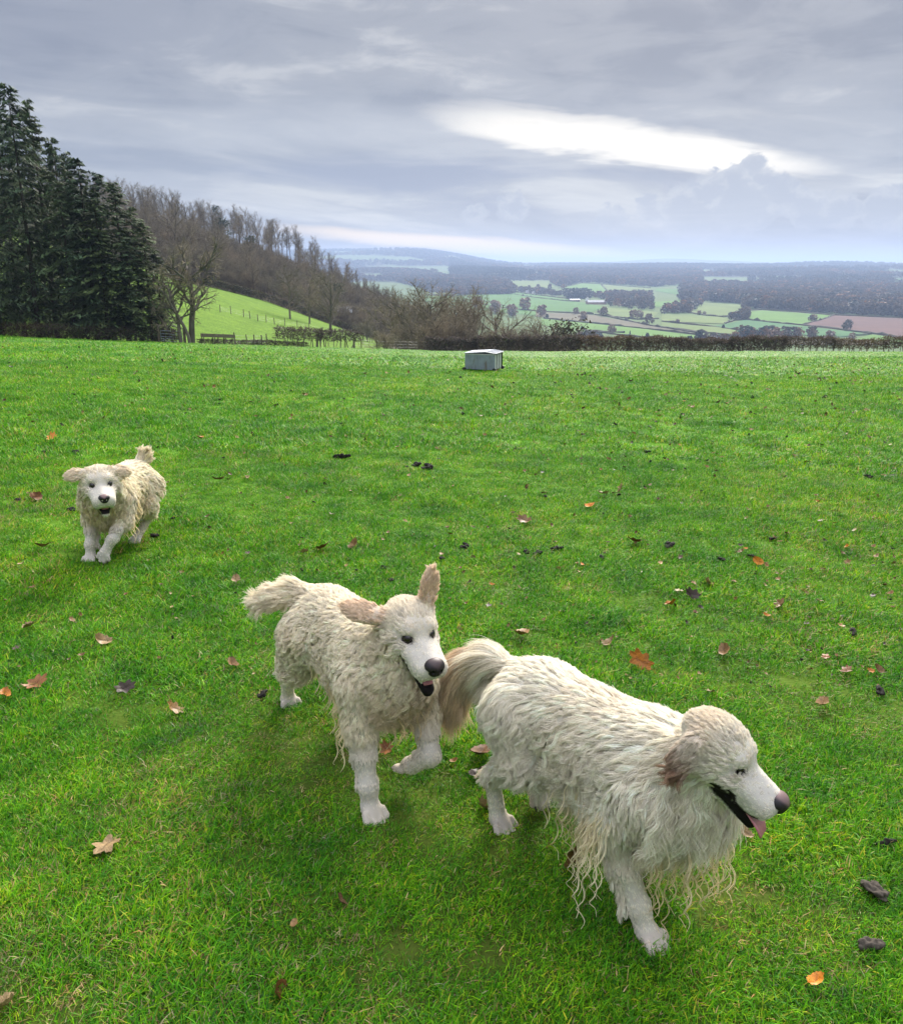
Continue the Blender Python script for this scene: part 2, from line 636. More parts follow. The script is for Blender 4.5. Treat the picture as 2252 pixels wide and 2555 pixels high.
# ------------------------------------------------------------------ ground material: cover colour, turf grain and relief
def ground_mat():
    m, g, b = new_mat('ground_cover')
    at = g.node('ShaderNodeAttribute', attribute_name='col')
    geo = g.node('ShaderNodeNewGeometry')
    P = geo.outputs['Position']
    n1 = g.noise(P, 0.35, 4, 0.6)
    n2 = g.noise(P, 3.0, 5, 0.65)
    n3 = g.noise(P, 0.045, 3, 0.5)
    c = g.mix(1.0, at.outputs['Color'], g.ramp(n1, [(0.25, (0.75, 0.78, 0.8)), (0.75, (1.25, 1.2, 1.2))], 'LINEAR'), 'MULTIPLY')
    c = g.mix(1.0, c, g.ramp(n2, [(0.25, (0.45, 0.5, 0.5)), (0.7, (1.25, 1.2, 1.15))], 'LINEAR'), 'MULTIPLY')
    c = g.mix(1.0, c, g.ramp(n3, [(0.3, (0.9, 0.92, 0.95)), (0.7, (1.1, 1.06, 1.0))], 'LINEAR'), 'MULTIPLY')
    g.l.new(c, b.inputs['Base Color'])
    b.inputs['Roughness'].default_value = 0.95
    b.inputs['Specular IOR Level'].default_value = 0.05
    bp = g.node('ShaderNodeBump')
    bp.inputs['Strength'].default_value = 0.55
    bp.inputs['Distance'].default_value = 0.12
    g.l.new(n2, bp.inputs['Height'])
    g.l.new(bp.outputs[0], b.inputs['Normal'])
    return m


M_GROUND = ground_mat()
C_MEADOW = np.array((0.098, 0.245, 0.012))
C_SOIL = np.array((0.060, 0.075, 0.014))
C_HILLF = np.array((0.115, 0.205, 0.024))
C_WOODF = np.array((0.075, 0.060, 0.042))
C_VALLEY = np.array((0.105, 0.155, 0.055))
C_FARWOOD = np.array((0.050, 0.052, 0.040))

# green field on the spur: a polygon in plan, woods elsewhere on the spur
def in_poly(x, y, poly):
    c = np.zeros(np.shape(x), bool)
    n = len(poly)
    for i in range(n):
        x0, y0 = poly[i]
        x1, y1 = poly[(i + 1) % n]
        k = ((y0 > y) != (y1 > y)) & (x < (x1 - x0) * (y - y0) / (y1 - y0 + 1e-12) + x0)
        c ^= k
    return c


HEDGE_LINE = [ground_hit(*q)[:2] for q in ((178, 281), (215, 288), (262, 300), (310, 317), (352, 332), (384, 342))]
SPUR_FIELD = [tuple(q) for q in HEDGE_LINE] + [(10, 130), (-5, 92), (-60, 70), (-150, 70), (-150, HEDGE_LINE[0][1] + 25)]


def build_ground():
    rad = np.concatenate([[0.0], np.geomspace(0.5, 60, 120), np.geomspace(61, 700, 190), np.geomspace(710, 20000, 110)])
    ang = np.radians(np.concatenate([np.linspace(-44, 44, 400), np.linspace(50, 310, 44)]))
    na, nr = len(ang), len(rad)
    A, Rr = np.meshgrid(ang, rad)
    x, y = Rr * np.sin(A), Rr * np.cos(A)
    z = H(x, y)
    v = np.stack([x, y, z], -1).reshape(-1, 3)
    i, j = np.meshgrid(np.arange(nr - 1), np.arange(na), indexing='ij')
    j2 = (j + 1) % na
    f = np.stack([i * na + j, i * na + j2, (i + 1) * na + j2, (i + 1) * na + j], -1).reshape(-1, 4)
    f = f[:, ::-1]
    X, Y = v[:, 0], v[:, 1]
    r = np.hypot(X, Y)
    col = np.tile(C_VALLEY, (len(v), 1))
    w = sstep(2700, 3600, r)[:, None]
    q3 = np.stack([X, Y, 0 * X], 1)
    w = w * sstep(0.35, -0.15, wobble(q3, 420, 41) * -1 - 0.5 * wobble(q3, 160, 42))[:, None]
    col = col * (1 - w) + C_FARWOOD * w
    spur = (r < 720) & (X < 40) & (Y > 60)
    col[spur] = C_WOODF
    col[in_poly(X, Y, SPUR_FIELD)] = C_HILLF
    bank = (Y > field_edge(X)) & (r < 420) & (X >= -5)
    col[bank] = C_WOODF
    mead = Y < field_edge(X) + 1.5
    nn = np.clip(sstep(1.0, 9.0, r), 0, 1)[:, None]
    mc = C_SOIL * (1 - nn) * 0.9 + C_MEADOW * nn + C_MEADOW * 0.1 * (1 - nn)
    col[mead] = mc[mead]
    me = np_mesh('ground', v, f, M_GROUND, True, col)
    o = link('ground', me)
    o['kind'] = 'structure'


build_ground()

# ================================================================== trees
def bark_mat(name, a, b_, var=0.25):
    m, g, b = new_mat(name)
    oi = g.node('ShaderNodeObjectInfo')
    geo = g.node('ShaderNodeNewGeometry')
    n = g.noise(geo.outputs['Position'], 0.9, 3, 0.6)
    c = g.ramp(n, [(0.3, a), (0.7, b_)], 'LINEAR')
    c = g.mix(1.0, c, g.ramp(oi.outputs['Random'], [(0, (1 - var, 1 - var, 1 - var * 0.9)), (0.5, (1.0, 1.0, 1.0)), (1, (1 + var * 1.3, 1 + var, 1 + var * 0.7))], 'LINEAR'), 'MULTIPLY')
    g.l.new(c, b.inputs['Base Color'])
    b.inputs['Roughness'].default_value = 0.9
    b.inputs['Specular IOR Level'].default_value = 0.1
    return m


def leaf_mat(name, trans=0.25):
    m = bpy.data.materials.new(name)
    m.use_nodes = True
    g = G(m.node_tree)
    b = g.n['Principled BSDF']
    at = g.node('ShaderNodeAttribute', attribute_name='col')
    oi = g.node('ShaderNodeObjectInfo')
    c = g.mix(1.0, at.outputs['Color'], g.ramp(oi.outputs['Random'], [(0, (0.8, 0.85, 0.95)), (0.5, (1, 1, 1)), (1, (1.25, 1.15, 0.95))], 'LINEAR'), 'MULTIPLY')
    g.l.new(c, b.inputs['Base Color'])
    b.inputs['Roughness'].default_value = 0.65
    b.inputs['Specular IOR Level'].default_value = 0.2
    tr = g.node('ShaderNodeBsdfTranslucent')
    g.l.new(c, tr.inputs[0])
    mx = g.node('ShaderNodeMixShader')
    mx.inputs[0].default_value = trans
    g.l.new(b.outputs[0], mx.inputs[1])
    g.l.new(tr.outputs[0], mx.inputs[2])
    g.l.new(mx.outputs[0], g.n['Material Output'].inputs[0])
    return m


M_BARK = bark_mat('bark_grey', (0.100, 0.085, 0.068), (0.170, 0.148, 0.120))
M_TWIG = bark_mat('twig_brown', (0.165, 0.140, 0.096), (0.250, 0.215, 0.150))
M_BARKC = bark_mat('bark_conifer', (0.050, 0.038, 0.030), (0.085, 0.065, 0.050))
M_NEEDLE = leaf_mat('conifer_needles', 0.12)
M_LEAFY = leaf_mat('evergreen_leaves', 0.2)


class Tree:
    """recursive bare crown: thick wood as tubes, twigs as thin slivers"""
    def __init__(s, seed):
        s.r = random.Random(seed)
        s.wood = MB()
        s.tw_v, s.tw_f = [], []

    def rnd_perp(s, d):
        v = Vector((s.r.gauss(0, 1), s.r.gauss(0, 1), s.r.gauss(0, 1)))
        v = v - d * v.dot(d)
        return v.normalized() if v.length > 1e-6 else Vector((1, 0, 0))

    def sliver(s, pts, w):
        side = s.rnd_perp((pts[-1] - pts[0]).normalized())
        o = len(s.tw_v)
        n = len(pts)
        for i, p in enumerate(pts):
            h = w * (1 - 0.75 * i / (n - 1)) * 0.5
            s.tw_v += [tuple(p - side * h), tuple(p + side * h)]
        for i in range(n - 1):
            s.tw_f.append((o + 2 * i, o + 2 * i + 1, o + 2 * i + 3, o + 2 * i + 2))

    def grow(s, p, d, L, rad, lev, cfg):
        n = cfg['seg'][lev]
        pts, rads = [p.copy()], [rad]
        d = d.copy()
        wob, up = cfg['wob'][lev], cfg['up'][lev]
        tip = cfg['taper'][lev]
        for i in range(n):
            d = (d + s.rnd_perp(d) * s.r.gauss(0, wob) + Vector((0, 0, up))).normalized()
            p = p + d * (L / n)
            pts.append(p.copy())
            rads.append(rad * (1 - (1 - tip) * (i + 1) / n))
        if lev >= cfg['sliver']:
            s.sliver(pts, rad * 2)
        else:
            s.wood.tube(pts, rads, cfg['sides'][lev])
        if lev + 1 >= len(cfg['n']) + 1:
            return
        if lev >= len(cfg['n']):
            return
        nb = cfg['n'][lev]
        nb = nb if isinstance(nb, int) else s.r.randint(*nb)
        t0 = cfg['start'][lev]
        for k in range(nb):
            t = t0 + (1 - t0) * (k + s.r.random()) / nb
            t = min(t, 0.985)
            f = t * n
            i = min(int(f), n - 1)
            q = pts[i].lerp(pts[i + 1], f - i)
            td = (pts[i + 1] - pts[i]).normalized()
            a = math.radians(s.r.uniform(*cfg['ang'][lev]))
            cd = td * math.cos(a) + s.rnd_perp(td) * math.sin(a)
            cl = L * cfg['len'][lev] * (1 - cfg['tipf'][lev] * t) * s.r.uniform(0.7, 1.2)
            cr = max(min(rads[min(i, n)] * 0.75, rad * cfg['rad'][lev]), cfg['minr'])
            s.grow(q, cd, cl, cr, lev + 1, cfg)


TALL = dict(seg=[7, 4, 3, 2], wob=[0.06, 0.14, 0.2, 0.25], up=[0.03, 0.10, 0.10, 0.05], taper=[0.25, 0.3, 0.4, 0.5], sliver=2, sides=[5, 3, 3, 3],
            n=[17, 10, 8], start=[0.40, 0.15, 0.1], ang=[(26, 58), (28, 65), (25, 75)], len=[0.33, 0.52, 0.60], tipf=[0.45, 0.4, 0.3], rad=[0.38, 0.5, 0.55], minr=0.013)
ROUND = dict(seg=[5, 5, 3, 2], wob=[0.08, 0.16, 0.22, 0.3], up=[0.03, 0.06, 0.06, 0.03], taper=[0.4, 0.3, 0.4, 0.5], sliver=2, sides=[6, 4, 3, 3],
             n=[14, 12, 10], start=[0.24, 0.12, 0.1], ang=[(30, 72), (28, 65), (25, 75)], len=[0.64, 0.50, 0.55], tipf=[0.30, 0.4, 0.3], rad=[0.36, 0.42, 0.55], minr=0.014)
OAK = dict(seg=[6, 7, 5, 4, 2], wob=[0.14, 0.26, 0.30, 0.32, 0.3], up=[0.05, 0.06, 0.05, 0.02, 0.0], taper=[0.5, 0.3, 0.35, 0.4, 0.5], sliver=3, sides=[8, 6, 4, 3, 3],
           n=[8, 8, 7, 6], start=[0.34, 0.22, 0.15, 0.1], ang=[(30, 75), (30, 70), (25, 70), (25, 70)], len=[0.62, 0.50, 0.50, 0.45], tipf=[0.25, 0.35, 0.3, 0.3], rad=[0.50, 0.5, 0.5, 0.5], minr=0.010)


def bare_meshes(seed, cfg, L, rad, tilt=(0, 0), extra=()):
    t = Tree(seed)
    t.grow(Vector((0, 0, -0.3)), Vector((tilt[0], tilt[1], 1)).normalized(), L, rad, 0, cfg)
    for (dx, dy, tx, ty, l2, r2) in extra:
        t.grow(Vector((dx, dy, -0.3)), Vector((tx, ty, 1)).normalized(), l2, r2, 0, cfg)
    wm = bpy.data.meshes.new('trunk')
    wm.from_pydata(t.wood.v, [], t.wood.f)
    wm.materials.append(M_BARK)
    tm = bpy.data.meshes.new('crown')
    tm.from_pydata(t.tw_v, [], t.tw_f)
    tm.materials.append(M_TWIG)
    return wm, tm


def conifer_meshes(seed, Hh, Rb, dens=1.0):
    r = np.random.default_rng(seed)
    mb = MB()
    bend = r.normal(0, 0.10, 2)
    mb.tube([(bend[0] * math.sin(3 * t), bend[1] * math.sin(2.5 * t), -0.3 + Hh * t) for t in np.linspace(0, 0.97, 9)], list(np.linspace(0.27, 0.03, 9) * Hh / 22), 7)
    # dead whiskers below the live crown
    for k in range(26):
        a, z = r.uniform(0, 6.28), r.uniform(0.06, 0.22) * Hh
        l = r.uniform(0.6, 1.8)
        mb.tube([(0, 0, z), (math.cos(a) * l, math.sin(a) * l, z - 0.25 * l)], [0.03, 0.008], 3)
    wm = bpy.data.meshes.new('trunk')
    wm.from_pydata(mb.v, [], mb.f)
    wm.materials.append(M_BARKC)
    V, F, C = [], [], []
    nb = int(190 * dens * Hh / 22)
    o = 0
    for k in range(nb):
        t = 0.10 + 0.90 * ((k + r.random()) / nb) ** 0.92
        L = Rb * (1.03 - t) ** 0.72 * r.uniform(0.62, 1.18) * (0.75 + 0.25 * sstep(0.10, 0.26, t)) + 0.15
        if r.random() < 0.06:
            L *= 1.25
        a = r.uniform(0, 6.28)
        rise = 0.65 * t - 0.28 + r.normal(0, 0.12)
        d = np.array((math.cos(a), math.sin(a), 0))
        sd = np.array((-math.sin(a), math.cos(a), 0))
        ns = int(15 + 22 * L / Rb)
        tone = np.clip(r.normal(1.0, 0.22), 0.5, 1.7)
        base = np.array((0.036, 0.060, 0.024)) * tone + np.array((0.016, 0.012, 0.0)) * r.random()
        for j in range(ns):
            u = 0.18 + 0.82 * (j + r.random()) / ns
            z = t * Hh + L * (rise * u - 0.42 * u * u + 0.16 * u ** 4)
            c = d * (L * u) + np.array((0, 0, z)) + sd * r.normal(0, 0.13 * L * (0.35 + u * 0.55)) + r.normal(0, 0.06, 3)
            sl = r.uniform(0.45, 1.0) * (0.75 + 0.25 * L / Rb)
            ang = r.normal(0, 0.75)
            ax = d * math.cos(ang) + sd * math.sin(ang)
            ax[2] = r.uniform(-0.75, 0.15)
            ax /= np.linalg.norm(ax)
            w = np.cross(ax, (0.3 * r.normal(), 0.3 * r.normal(), 1.0))
            w /= np.linalg.norm(w)
            wd = r.uniform(0.045, 0.115)
            dr = np.array((0, 0, -0.10 * sl))
            V += [c - ax * sl * 0.45, c + w * wd + dr, c + ax * sl * 0.55 + dr * 1.6, c - w * wd + dr]
            F.append((o, o + 1, o + 2, o + 3))
            o += 4
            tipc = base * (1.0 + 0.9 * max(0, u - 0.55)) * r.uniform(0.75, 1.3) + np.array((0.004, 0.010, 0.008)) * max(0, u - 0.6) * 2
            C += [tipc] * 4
    # leader
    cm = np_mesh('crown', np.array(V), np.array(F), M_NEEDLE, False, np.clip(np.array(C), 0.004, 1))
    return wm, cm


def plant(name, meshes, loc, rz, sc, label, cat, group=None, parts=('trunk', 'crown')):
    root = empty(name, loc, rz)
    root.scale = (sc, sc, sc) if isinstance(sc, (int, float)) else sc
    tag(root, label, cat, group)
    for p, me in zip(parts, meshes):
        o = bpy.data.objects.new(p, me)
        COL.objects.link(o)
        o.parent = root
    return root


def at_px(px, d):
    """point on the ground d metres out along the bearing of column px"""
    x = (px - 451.0) / F_PX * d / math.cos(R(PITCH))
    return x, d, float(H(x, d))


trng = random.Random(8)

# ---- dark conifer stand on the left
CON = [conifer_meshes(100 + i, 22, rb) for i, rb in enumerate((4.5, 5.0, 4.1, 4.7))]
stand = [(-34, 84, 22.5, 0), (-14, 79, 23.0, 1), (9, 85, 22.6, 2), (28, 79, 17.5, 3), (50, 86, 22.3, 0), (63, 80, 21.6, 1), (80, 83, 21.3, 2), (97, 80, 17.6, 3),
         (109, 84, 17.3, 1), (118, 80, 16.0, 0), (134, 84, 15.6, 2), (147, 81, 14.2, 1), (160, 83, 12.6, 3), (170, 81, 11.0, 0), (180, 82, 8.6, 2), (128, 79, 12.5, 3), (154, 79, 9.5, 1), (20, 97, 23.0, 1), (44, 101, 24.0, 3), (74, 97, 23.6, 0),
         (96, 104, 21.0, 2), (122, 98, 16.2, 3), (-6, 108, 24.0, 0), (-52, 100, 23.0, 2), (60, 114, 24.5, 1), (106, 118, 20.0, 0), (-75, 86, 22.0, 3), (-95, 96, 23.0, 1), (-120, 84, 22.5, 0)]
for i, (px, d, hgt, k) in enumerate(stand):
    x, y, z = at_px(px, d)
    lab = 'dark green conifer in the dense stand at the left edge of the meadow'
    if i == 13:
        lab = 'smallest dark conifer at the right end of the stand beside the bare oak'
    elif i == 5:
        lab = 'tall dark conifer with the highest pointed top in the front row of the stand'
    wd = 1.0 if hgt > 17 else 1.5
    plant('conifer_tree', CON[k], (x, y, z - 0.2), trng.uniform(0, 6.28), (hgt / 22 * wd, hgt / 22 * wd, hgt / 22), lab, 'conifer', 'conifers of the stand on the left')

# ---- one low blue-green spruce at the left edge, lighter than the rest
LIGHTC = conifer_meshes(140, 13, 3.4, 1.5)
lm = LIGHTC[1]
_c = np.empty(len(lm.vertices) * 4, np.float32)
lm.attributes['col'].data.foreach_get('color', _c)
_c = _c.reshape(-1, 4)
_c[:, :3] *= (1.7, 1.9, 2.3)
lm.attributes['col'].data.foreach_set('color', _c.ravel())
x, y, z = at_px(-6, 74)
plant('spruce_tree', LIGHTC, (x, y, z - 0.2), 0.4, 0.8, 'pale blue-green spruce in front of the dark stand at the left edge', 'conifer')

# ---- twisted bare oak beside the stand
om = bare_meshes(23, OAK, 8.2, 0.36, (0.10, 0.0))
x, y, z = at_px(206, 80)
plant('oak_tree', om, (x, y, z), 0.0, 0.88, 'bare twisted oak standing alone beside the conifer stand', 'tree')
om2 = bare_meshes(31, OAK, 5.6, 0.19, (-0.35, 0.0), ((0.7, 0.2, -0.05, 0.1, 5.9, 0.17), (-0.6, 0.1, -0.55, 0.0, 4.2, 0.13)))
x, y, z = at_px(201, 79)
plant('oak_tree', om2, (x - 0.4, y, z), 0.0, 1.0, 'low many stemmed bare tree leaning left at the foot of the big oak', 'tree')

# ---- bare woodland on the spur
TALLS = [bare_meshes(200 + i, TALL, 19, 0.26) for i in range(5)]
ROUNDS = [bare_meshes(300 + i, ROUND, 9.5, 0.26) for i in range(5)]
BUSH = [bare_meshes(340 + i, ROUND, 4.5, 0.12, (0.2, 0), ((0.5, 0.3, 0.4, 0.1, 4.2, 0.1), (-0.5, 0.2, -0.4, -0.1, 4.4, 0.1), (0.1, -0.5, 0.0, -0.4, 4.0, 0.09))) for i in range(3)]
WG = 'bare trees of the hillside wood'
hedge_x = np.array([q[0] for q in HEDGE_LINE])
hedge_y = np.array([q[1] for q in HEDGE_LINE])
n_w = 0
# the crest: a row of tall trunks against the sky
for k in range(105):
    x = -198 + 178 * (k + trng.random()) / 105
    y = trng.uniform(405, 446)
    plant('woodland_tree', TALLS[trng.randrange(5)], (x, y, float(H(x, y)) - 0.3), trng.uniform(0, 6.28), trng.uniform(0.85, 1.05) * (0.42 + 0.58 * float(sstep(-38, -88, x))),
          'tall bare tree in the row along the skyline of the hill', 'tree', WG)
    n_w += 1
tries = 0
while n_w < 262 and tries < 4000:
    tries += 1
    x, y = trng.uniform(-150, 20), trng.uniform(150, 405)
    hy = np.interp(x, hedge_x, hedge_y)
    if y < hy + 6 or x > 6 or (y < 190 and x > -20):
        continue
    if -451 + 451 + x / y * F_PX < -330:
        continue
    g_ = trng.random()
    fs = 0.55 + 0.45 * float(sstep(-20, -75, x))
    if g_ < 0.55:
        plant('woodland_tree', TALLS[trng.randrange(5)], (x, y, float(H(x, y)) - 0.3), trng.uniform(0, 6.28), trng.uniform(0.55, 0.85) * fs,
              'bare brown tree in the wood on the slope above the hedge', 'tree', WG)
    else:
        plant('woodland_tree', ROUNDS[trng.randrange(5)], (x, y, float(H(x, y)) - 0.3), trng.uniform(0, 6.28), trng.uniform(0.7, 1.15) * fs,
              'bare brown tree in the wood on the slope above the hedge', 'tree', WG)
    n_w += 1


# brushwood between the trunks, too dense to count
def build_underwood():
    coll = bpy.data.collections.new('underwood_kinds')
    ms = []
    for i in range(3):
        for j, me in enumerate(BUSH[i] + ROUNDS[i]):
            o = bpy.data.objects.new('k%d%d' % (i, j), me)
            coll.objects.link(o)
    q = []
    rr_ = np.random.default_rng(4)
    n = 4600
    x, y = rr_.uniform(-260, 30, n), rr_.uniform(120, 385, n)
    hy = np.interp(x, hedge_x, hedge_y)
    k = (y > hy + 5) & (x < 8) & ~((y < 185) & (x > -16))
    x, y = x[k], y[k]
    n = len(x)
    kind = rr_.integers(0, 3, n)
    big = rr_.random(n) < 0.38
    P_, R_, S_, I_ = [], [], [], []
    for c in (0, 1):
        P_.append(np.stack([x, y, H(x, y) - 0.3], 1))
        R_.append(np.stack([0 * x, 0 * x, (x * 37.7 + y * 11.3) % 6.28], 1))
        s_ = np.where(big, 0.35 + 0.35 * ((x * 7.3) % 1), 0.55 + 0.6 * ((x * 5.1) % 1))
        S_.append(np.stack([s_, s_, s_ * 1.15], 1))
        I_.append(kind * 4 + np.where(big, 2, 0) + c)
    scatter_object('underwood', np.concatenate(P_), np.concatenate(R_), np.concatenate(S_), np.concatenate(I_), coll)


build_underwood()


def evergreen_meshes(seed, Hh, Rw, n, col, narrow=1.0, leaf=0.35):
    """ivy clad or evergreen crown: leaf clumps through an uneven volume"""
    r = np.random.default_rng(seed)
    mb = MB()
    mb.tube([(0, 0, -0.3), (0.1, 0, Hh * 0.4), (0, 0.1, Hh * 0.8)], [0.03 * Hh, 0.02 * Hh, 0.006 * Hh], 6)
    wm = bpy.data.meshes.new('trunk')
    wm.from_pydata(mb.v, [], mb.f)
    wm.materials.append(M_BARK)
    nc = 26
    cz = r.uniform(0.22, 0.92, nc) * Hh
    cr = Rw * np.sin(np.clip((cz / Hh - 0.1) / 0.95, 0.05, 0.95) * math.pi) ** 0.6
    ca = r.uniform(0, 6.28, nc)
    cc = np.stack([np.cos(ca) * cr * r.uniform(0.2, 0.9, nc), np.sin(ca) * cr * r.uniform(0.2, 0.9, nc), cz], 1)
    k = r.integers(0, nc, n)
    p = cc[k] + r.normal(0, 1, (n, 3)) * np.array((0.30, 0.30, 0.22)) * Rw * 0.8
    a = r.normal(0, 1, (n, 3))
    a /= np.linalg.norm(a, axis=1)[:, None]
    b = np.cross(a, r.normal(0, 1, (n, 3)))
    b /= np.linalg.norm(b, axis=1)[:, None]
    s = leaf * r.uniform(0.5, 1.2, (n, 1))
    V = np.stack([p - a * s, p + b * s * 0.5, p + a * s, p - b * s * 0.5], 1).reshape(-1, 3)
    F = np.arange(4 * n).reshape(-1, 4)
    C = np.array(col) * r.normal(1, 0.25, (n, 1)).clip(0.4, 1.8) * r.normal(1, 0.12, (nc, 1))[k]
    return wm, np_mesh('crown', V, F, M_LEAFY, False, np.repeat(C, 4, 0))


IVY = [evergreen_meshes(400 + i, 14, 3.2, 1500, (0.030, 0.045, 0.024)) for i in range(3)]
for (px, d, hs, lab) in ((243, 385, 1.05, 'dark ivy clad rounded tree standing in the crest wood'), (238, 400, 1.35, 'tall narrow dark evergreen above the rounded ivy tree on the crest'),
                         (268, 330, 0.8, 'dark ivy clad trunk in the middle of the slope wood'), (345, 300, 0.7, 'dark evergreen at the lower edge of the slope wood')):
    x, y, z = at_px(px, d)
    sx = hs * (0.62 if 'narrow' in lab else 1.15)
    plant('ivy_tree', IVY[trng.randrange(3)], (x, y, z), trng.uniform(0, 6), (sx, sx, hs), lab, 'tree')

# ---- trees along the bottom of the dip and behind the long hedge
low = [(338, 182, 'R', 1.25, 'broad bare tree on the hedge line in the middle of the slope'), (300, 196, 'R', 1.05, None), (318, 205, 'R', 0.95, None), (372, 225, 'B', 1.2, None),
       (404, 152, 'R', 1.0, None), (405, 138, 'R', 0.95, None), (418, 142, 'R', 1.1, None), (430, 128, 'R', 0.9, None), (414, 122, 'B', 1.25, None), (424, 118, 'B', 1.3, None),
       (442, 146, 'R', 1.05, None), (455, 135, 'R', 0.98, None), (468, 150, 'R', 1.15, None), (478, 128, 'R', 0.92, None), (492, 138, 'R', 1.0, None), (500, 120, 'B', 1.25, None), (462, 116, 'B', 1.2, None), (440, 114, 'B', 1.1, None),
       (528, 140, 'R', 1.12, None), (540, 128, 'R', 0.85, None), (575, 136, 'R', 0.85, None), (590, 130, 'B', 1.0, None), (515, 118, 'B', 1.1, None), (548, 118, 'B', 0.9, None), (605, 122, 'B', 0.8, None), (625, 124, 'B', 0.7, None)]
LG = 'bare trees beyond the far edge of the meadow'
for (px, d, k, sc, lab) in low:
    x, y, z = at_px(px, d)
    ms = ROUNDS if k == 'R' else BUSH
    sc = sc * (1.22 if k == 'R' and 388 < px < 500 else 1.0)
    plant('bare_tree', ms[trng.randrange(len(ms))], (x, y, z - 0.3), trng.uniform(0, 6.28), sc,
          lab or ('bare brown tree behind the far hedge of the meadow' if k == 'R' else 'low bare thorn bush behind the far hedge of the meadow'), 'tree' if k == 'R' else 'bush', LG)
x, y, z = at_px(562, 126)
plant('ivy_tree', evergreen_meshes(430, 8, 3.4, 1100, (0.060, 0.062, 0.036), leaf=0.26), (x, y, z), 1.0, 1.15, 'round ivy covered tree rising above the hedge right of the shelter', 'tree')
x, y, z = at_px(415, 168)
plant('pollard_tree', bare_meshes(77, dict(TALL, n=[5, 3, 3], start=[0.7, 0.3, 0.2], len=[0.22, 0.4, 0.4]), 13, 0.5), (x, y, z), 0.0, 1.0, 'bare broken topped trunk standing above the trees in the dip', 'tree')


# ================================================================== hedges
def hedge_mesh(seed, L, hgt, wid, n, col, leafc=0.0, gap=0.0, stems=6, flat=0.85):
    """one length of hedge: stems and a dense tangle of twigs"""
    r = random.Random(seed)
    v, f, c = [], [], []

    def sl(p, q, w, cc):
        d = (q - p)
        s_ = d.cross(Vector((r.gauss(0, 1), r.gauss(0, 1), r.gauss(0, 1))))
        s_ = s_.normalized() * w * 0.5
        o = len(v)
        v.extend([tuple(p - s_), tuple(p + s_), tuple(q + s_ * 0.5), tuple(q - s_ * 0.5)])
        f.append((o, o + 1, o + 2, o + 3))
        c.extend([cc] * 4)
    for i in range(stems):
        x = -L / 2 + L * (i + r.random()) / stems
        p = Vector((x, r.gauss(0, wid * 0.1), -0.15))
        q = p + Vector((r.gauss(0, 0.25), r.gauss(0, 0.1), hgt * r.uniform(0.6, 0.95)))
        k = r.uniform(0.8, 1.6)
        for _ in range(2):
            sl(p, q, 0.11, tuple(a * k for a in (0.17, 0.15, 0.125)))
    for i in range(n):
        x = r.uniform(-L / 2, L / 2)
        z = hgt * (gap + (1 - gap) * r.random() ** 0.8)
        y = r.gauss(0, wid * 0.28)
        top = hgt * flat * (1 + 0.10 * math.sin(x * 1.7 + seed) + 0.06 * math.sin(x * 4.1))
        z = min(z, top + r.uniform(-0.05, 0.12))
        p = Vector((x, y, z))
        d = Vector((r.gauss(0, 0.6), r.gauss(0, 0.5), r.uniform(-0.2, 1.0))).normalized() * r.uniform(0.18, 0.45)
        k = r.uniform(0.6, 1.35)
        cc = (0.10, 0.13, 0.035) if r.random() < leafc else col
        sl(p, p + d, r.uniform(0.03, 0.085), tuple(a * k for a in cc))
    return np_mesh('twigs', np.array(v), np.array(f), M_LEAFY, False, np.clip(np.array(c), 0.005, 0.9))


def hedge_along(name, pts, meshes, step, label, cat, yscale=1.0, zs=1.0, skip=()):
    root = empty(name, (float(pts[0][0]), float(pts[0][1]), float(H(*pts[0]))))
    tag(root, label, cat)
    base = Vector(root.location)
    pts = [Vector((p[0], p[1], 0)) for p in pts]
    dist, k = 0.0, 0
    seg, off = 0, step / 2
    while seg < len(pts) - 1:
        a, b = pts[seg], pts[seg + 1]
        L = (b - a).length
        while off < L:
            p = a.lerp(b, off / L)
            if k not in skip:
                o = bpy.data.objects.new('hedge_section', meshes[k % len(meshes)])
                COL.objects.link(o)
                o.parent = root
                d = (b - a).normalized()
                z0, z1 = float(H(p.x - d.x * step / 2, p.y - d.y * step / 2)), float(H(p.x + d.x * step / 2, p.y + d.y * step / 2))
                o.location = Vector((p.x, p.y, (z0 + z1) / 2)) - base
                o.rotation_euler = (0, -math.atan2(z1 - z0, step), math.atan2(d.y, d.x))
                o.scale = (1, yscale, zs * (0.92 + 0.16 * ((k * 7919) % 10) / 10))
            k += 1
            off += step
        off -= L
        seg += 1
    return root


HEDGES = [hedge_mesh(1 + i, 6.4, 1.75, 1.3, 4200, (0.115, 0.085, 0.062), 0.02) for i in range(4)]
THIN = [hedge_mesh(11 + i, 6.4, 1.75, 1.0, 2100, (0.115, 0.088, 0.066), 0.0, 0.20, 15) for i in range(3)]
DARKH = [hedge_mesh(21 + i, 6.4, 2.0, 1.8, 2600, (0.062, 0.052, 0.036), 0.12) for i in range(3)]


def edge_pts(p0, p1, n, back=0.6):
    out = []
    for px in np.linspace(p0, p1, n):
        d = 90.0
        for _ in range(8):
            x = (px - 451.0) / F_PX * d / math.cos(R(PITCH))
            d = field_edge(x) + back
        out.append((x, d))
    return out


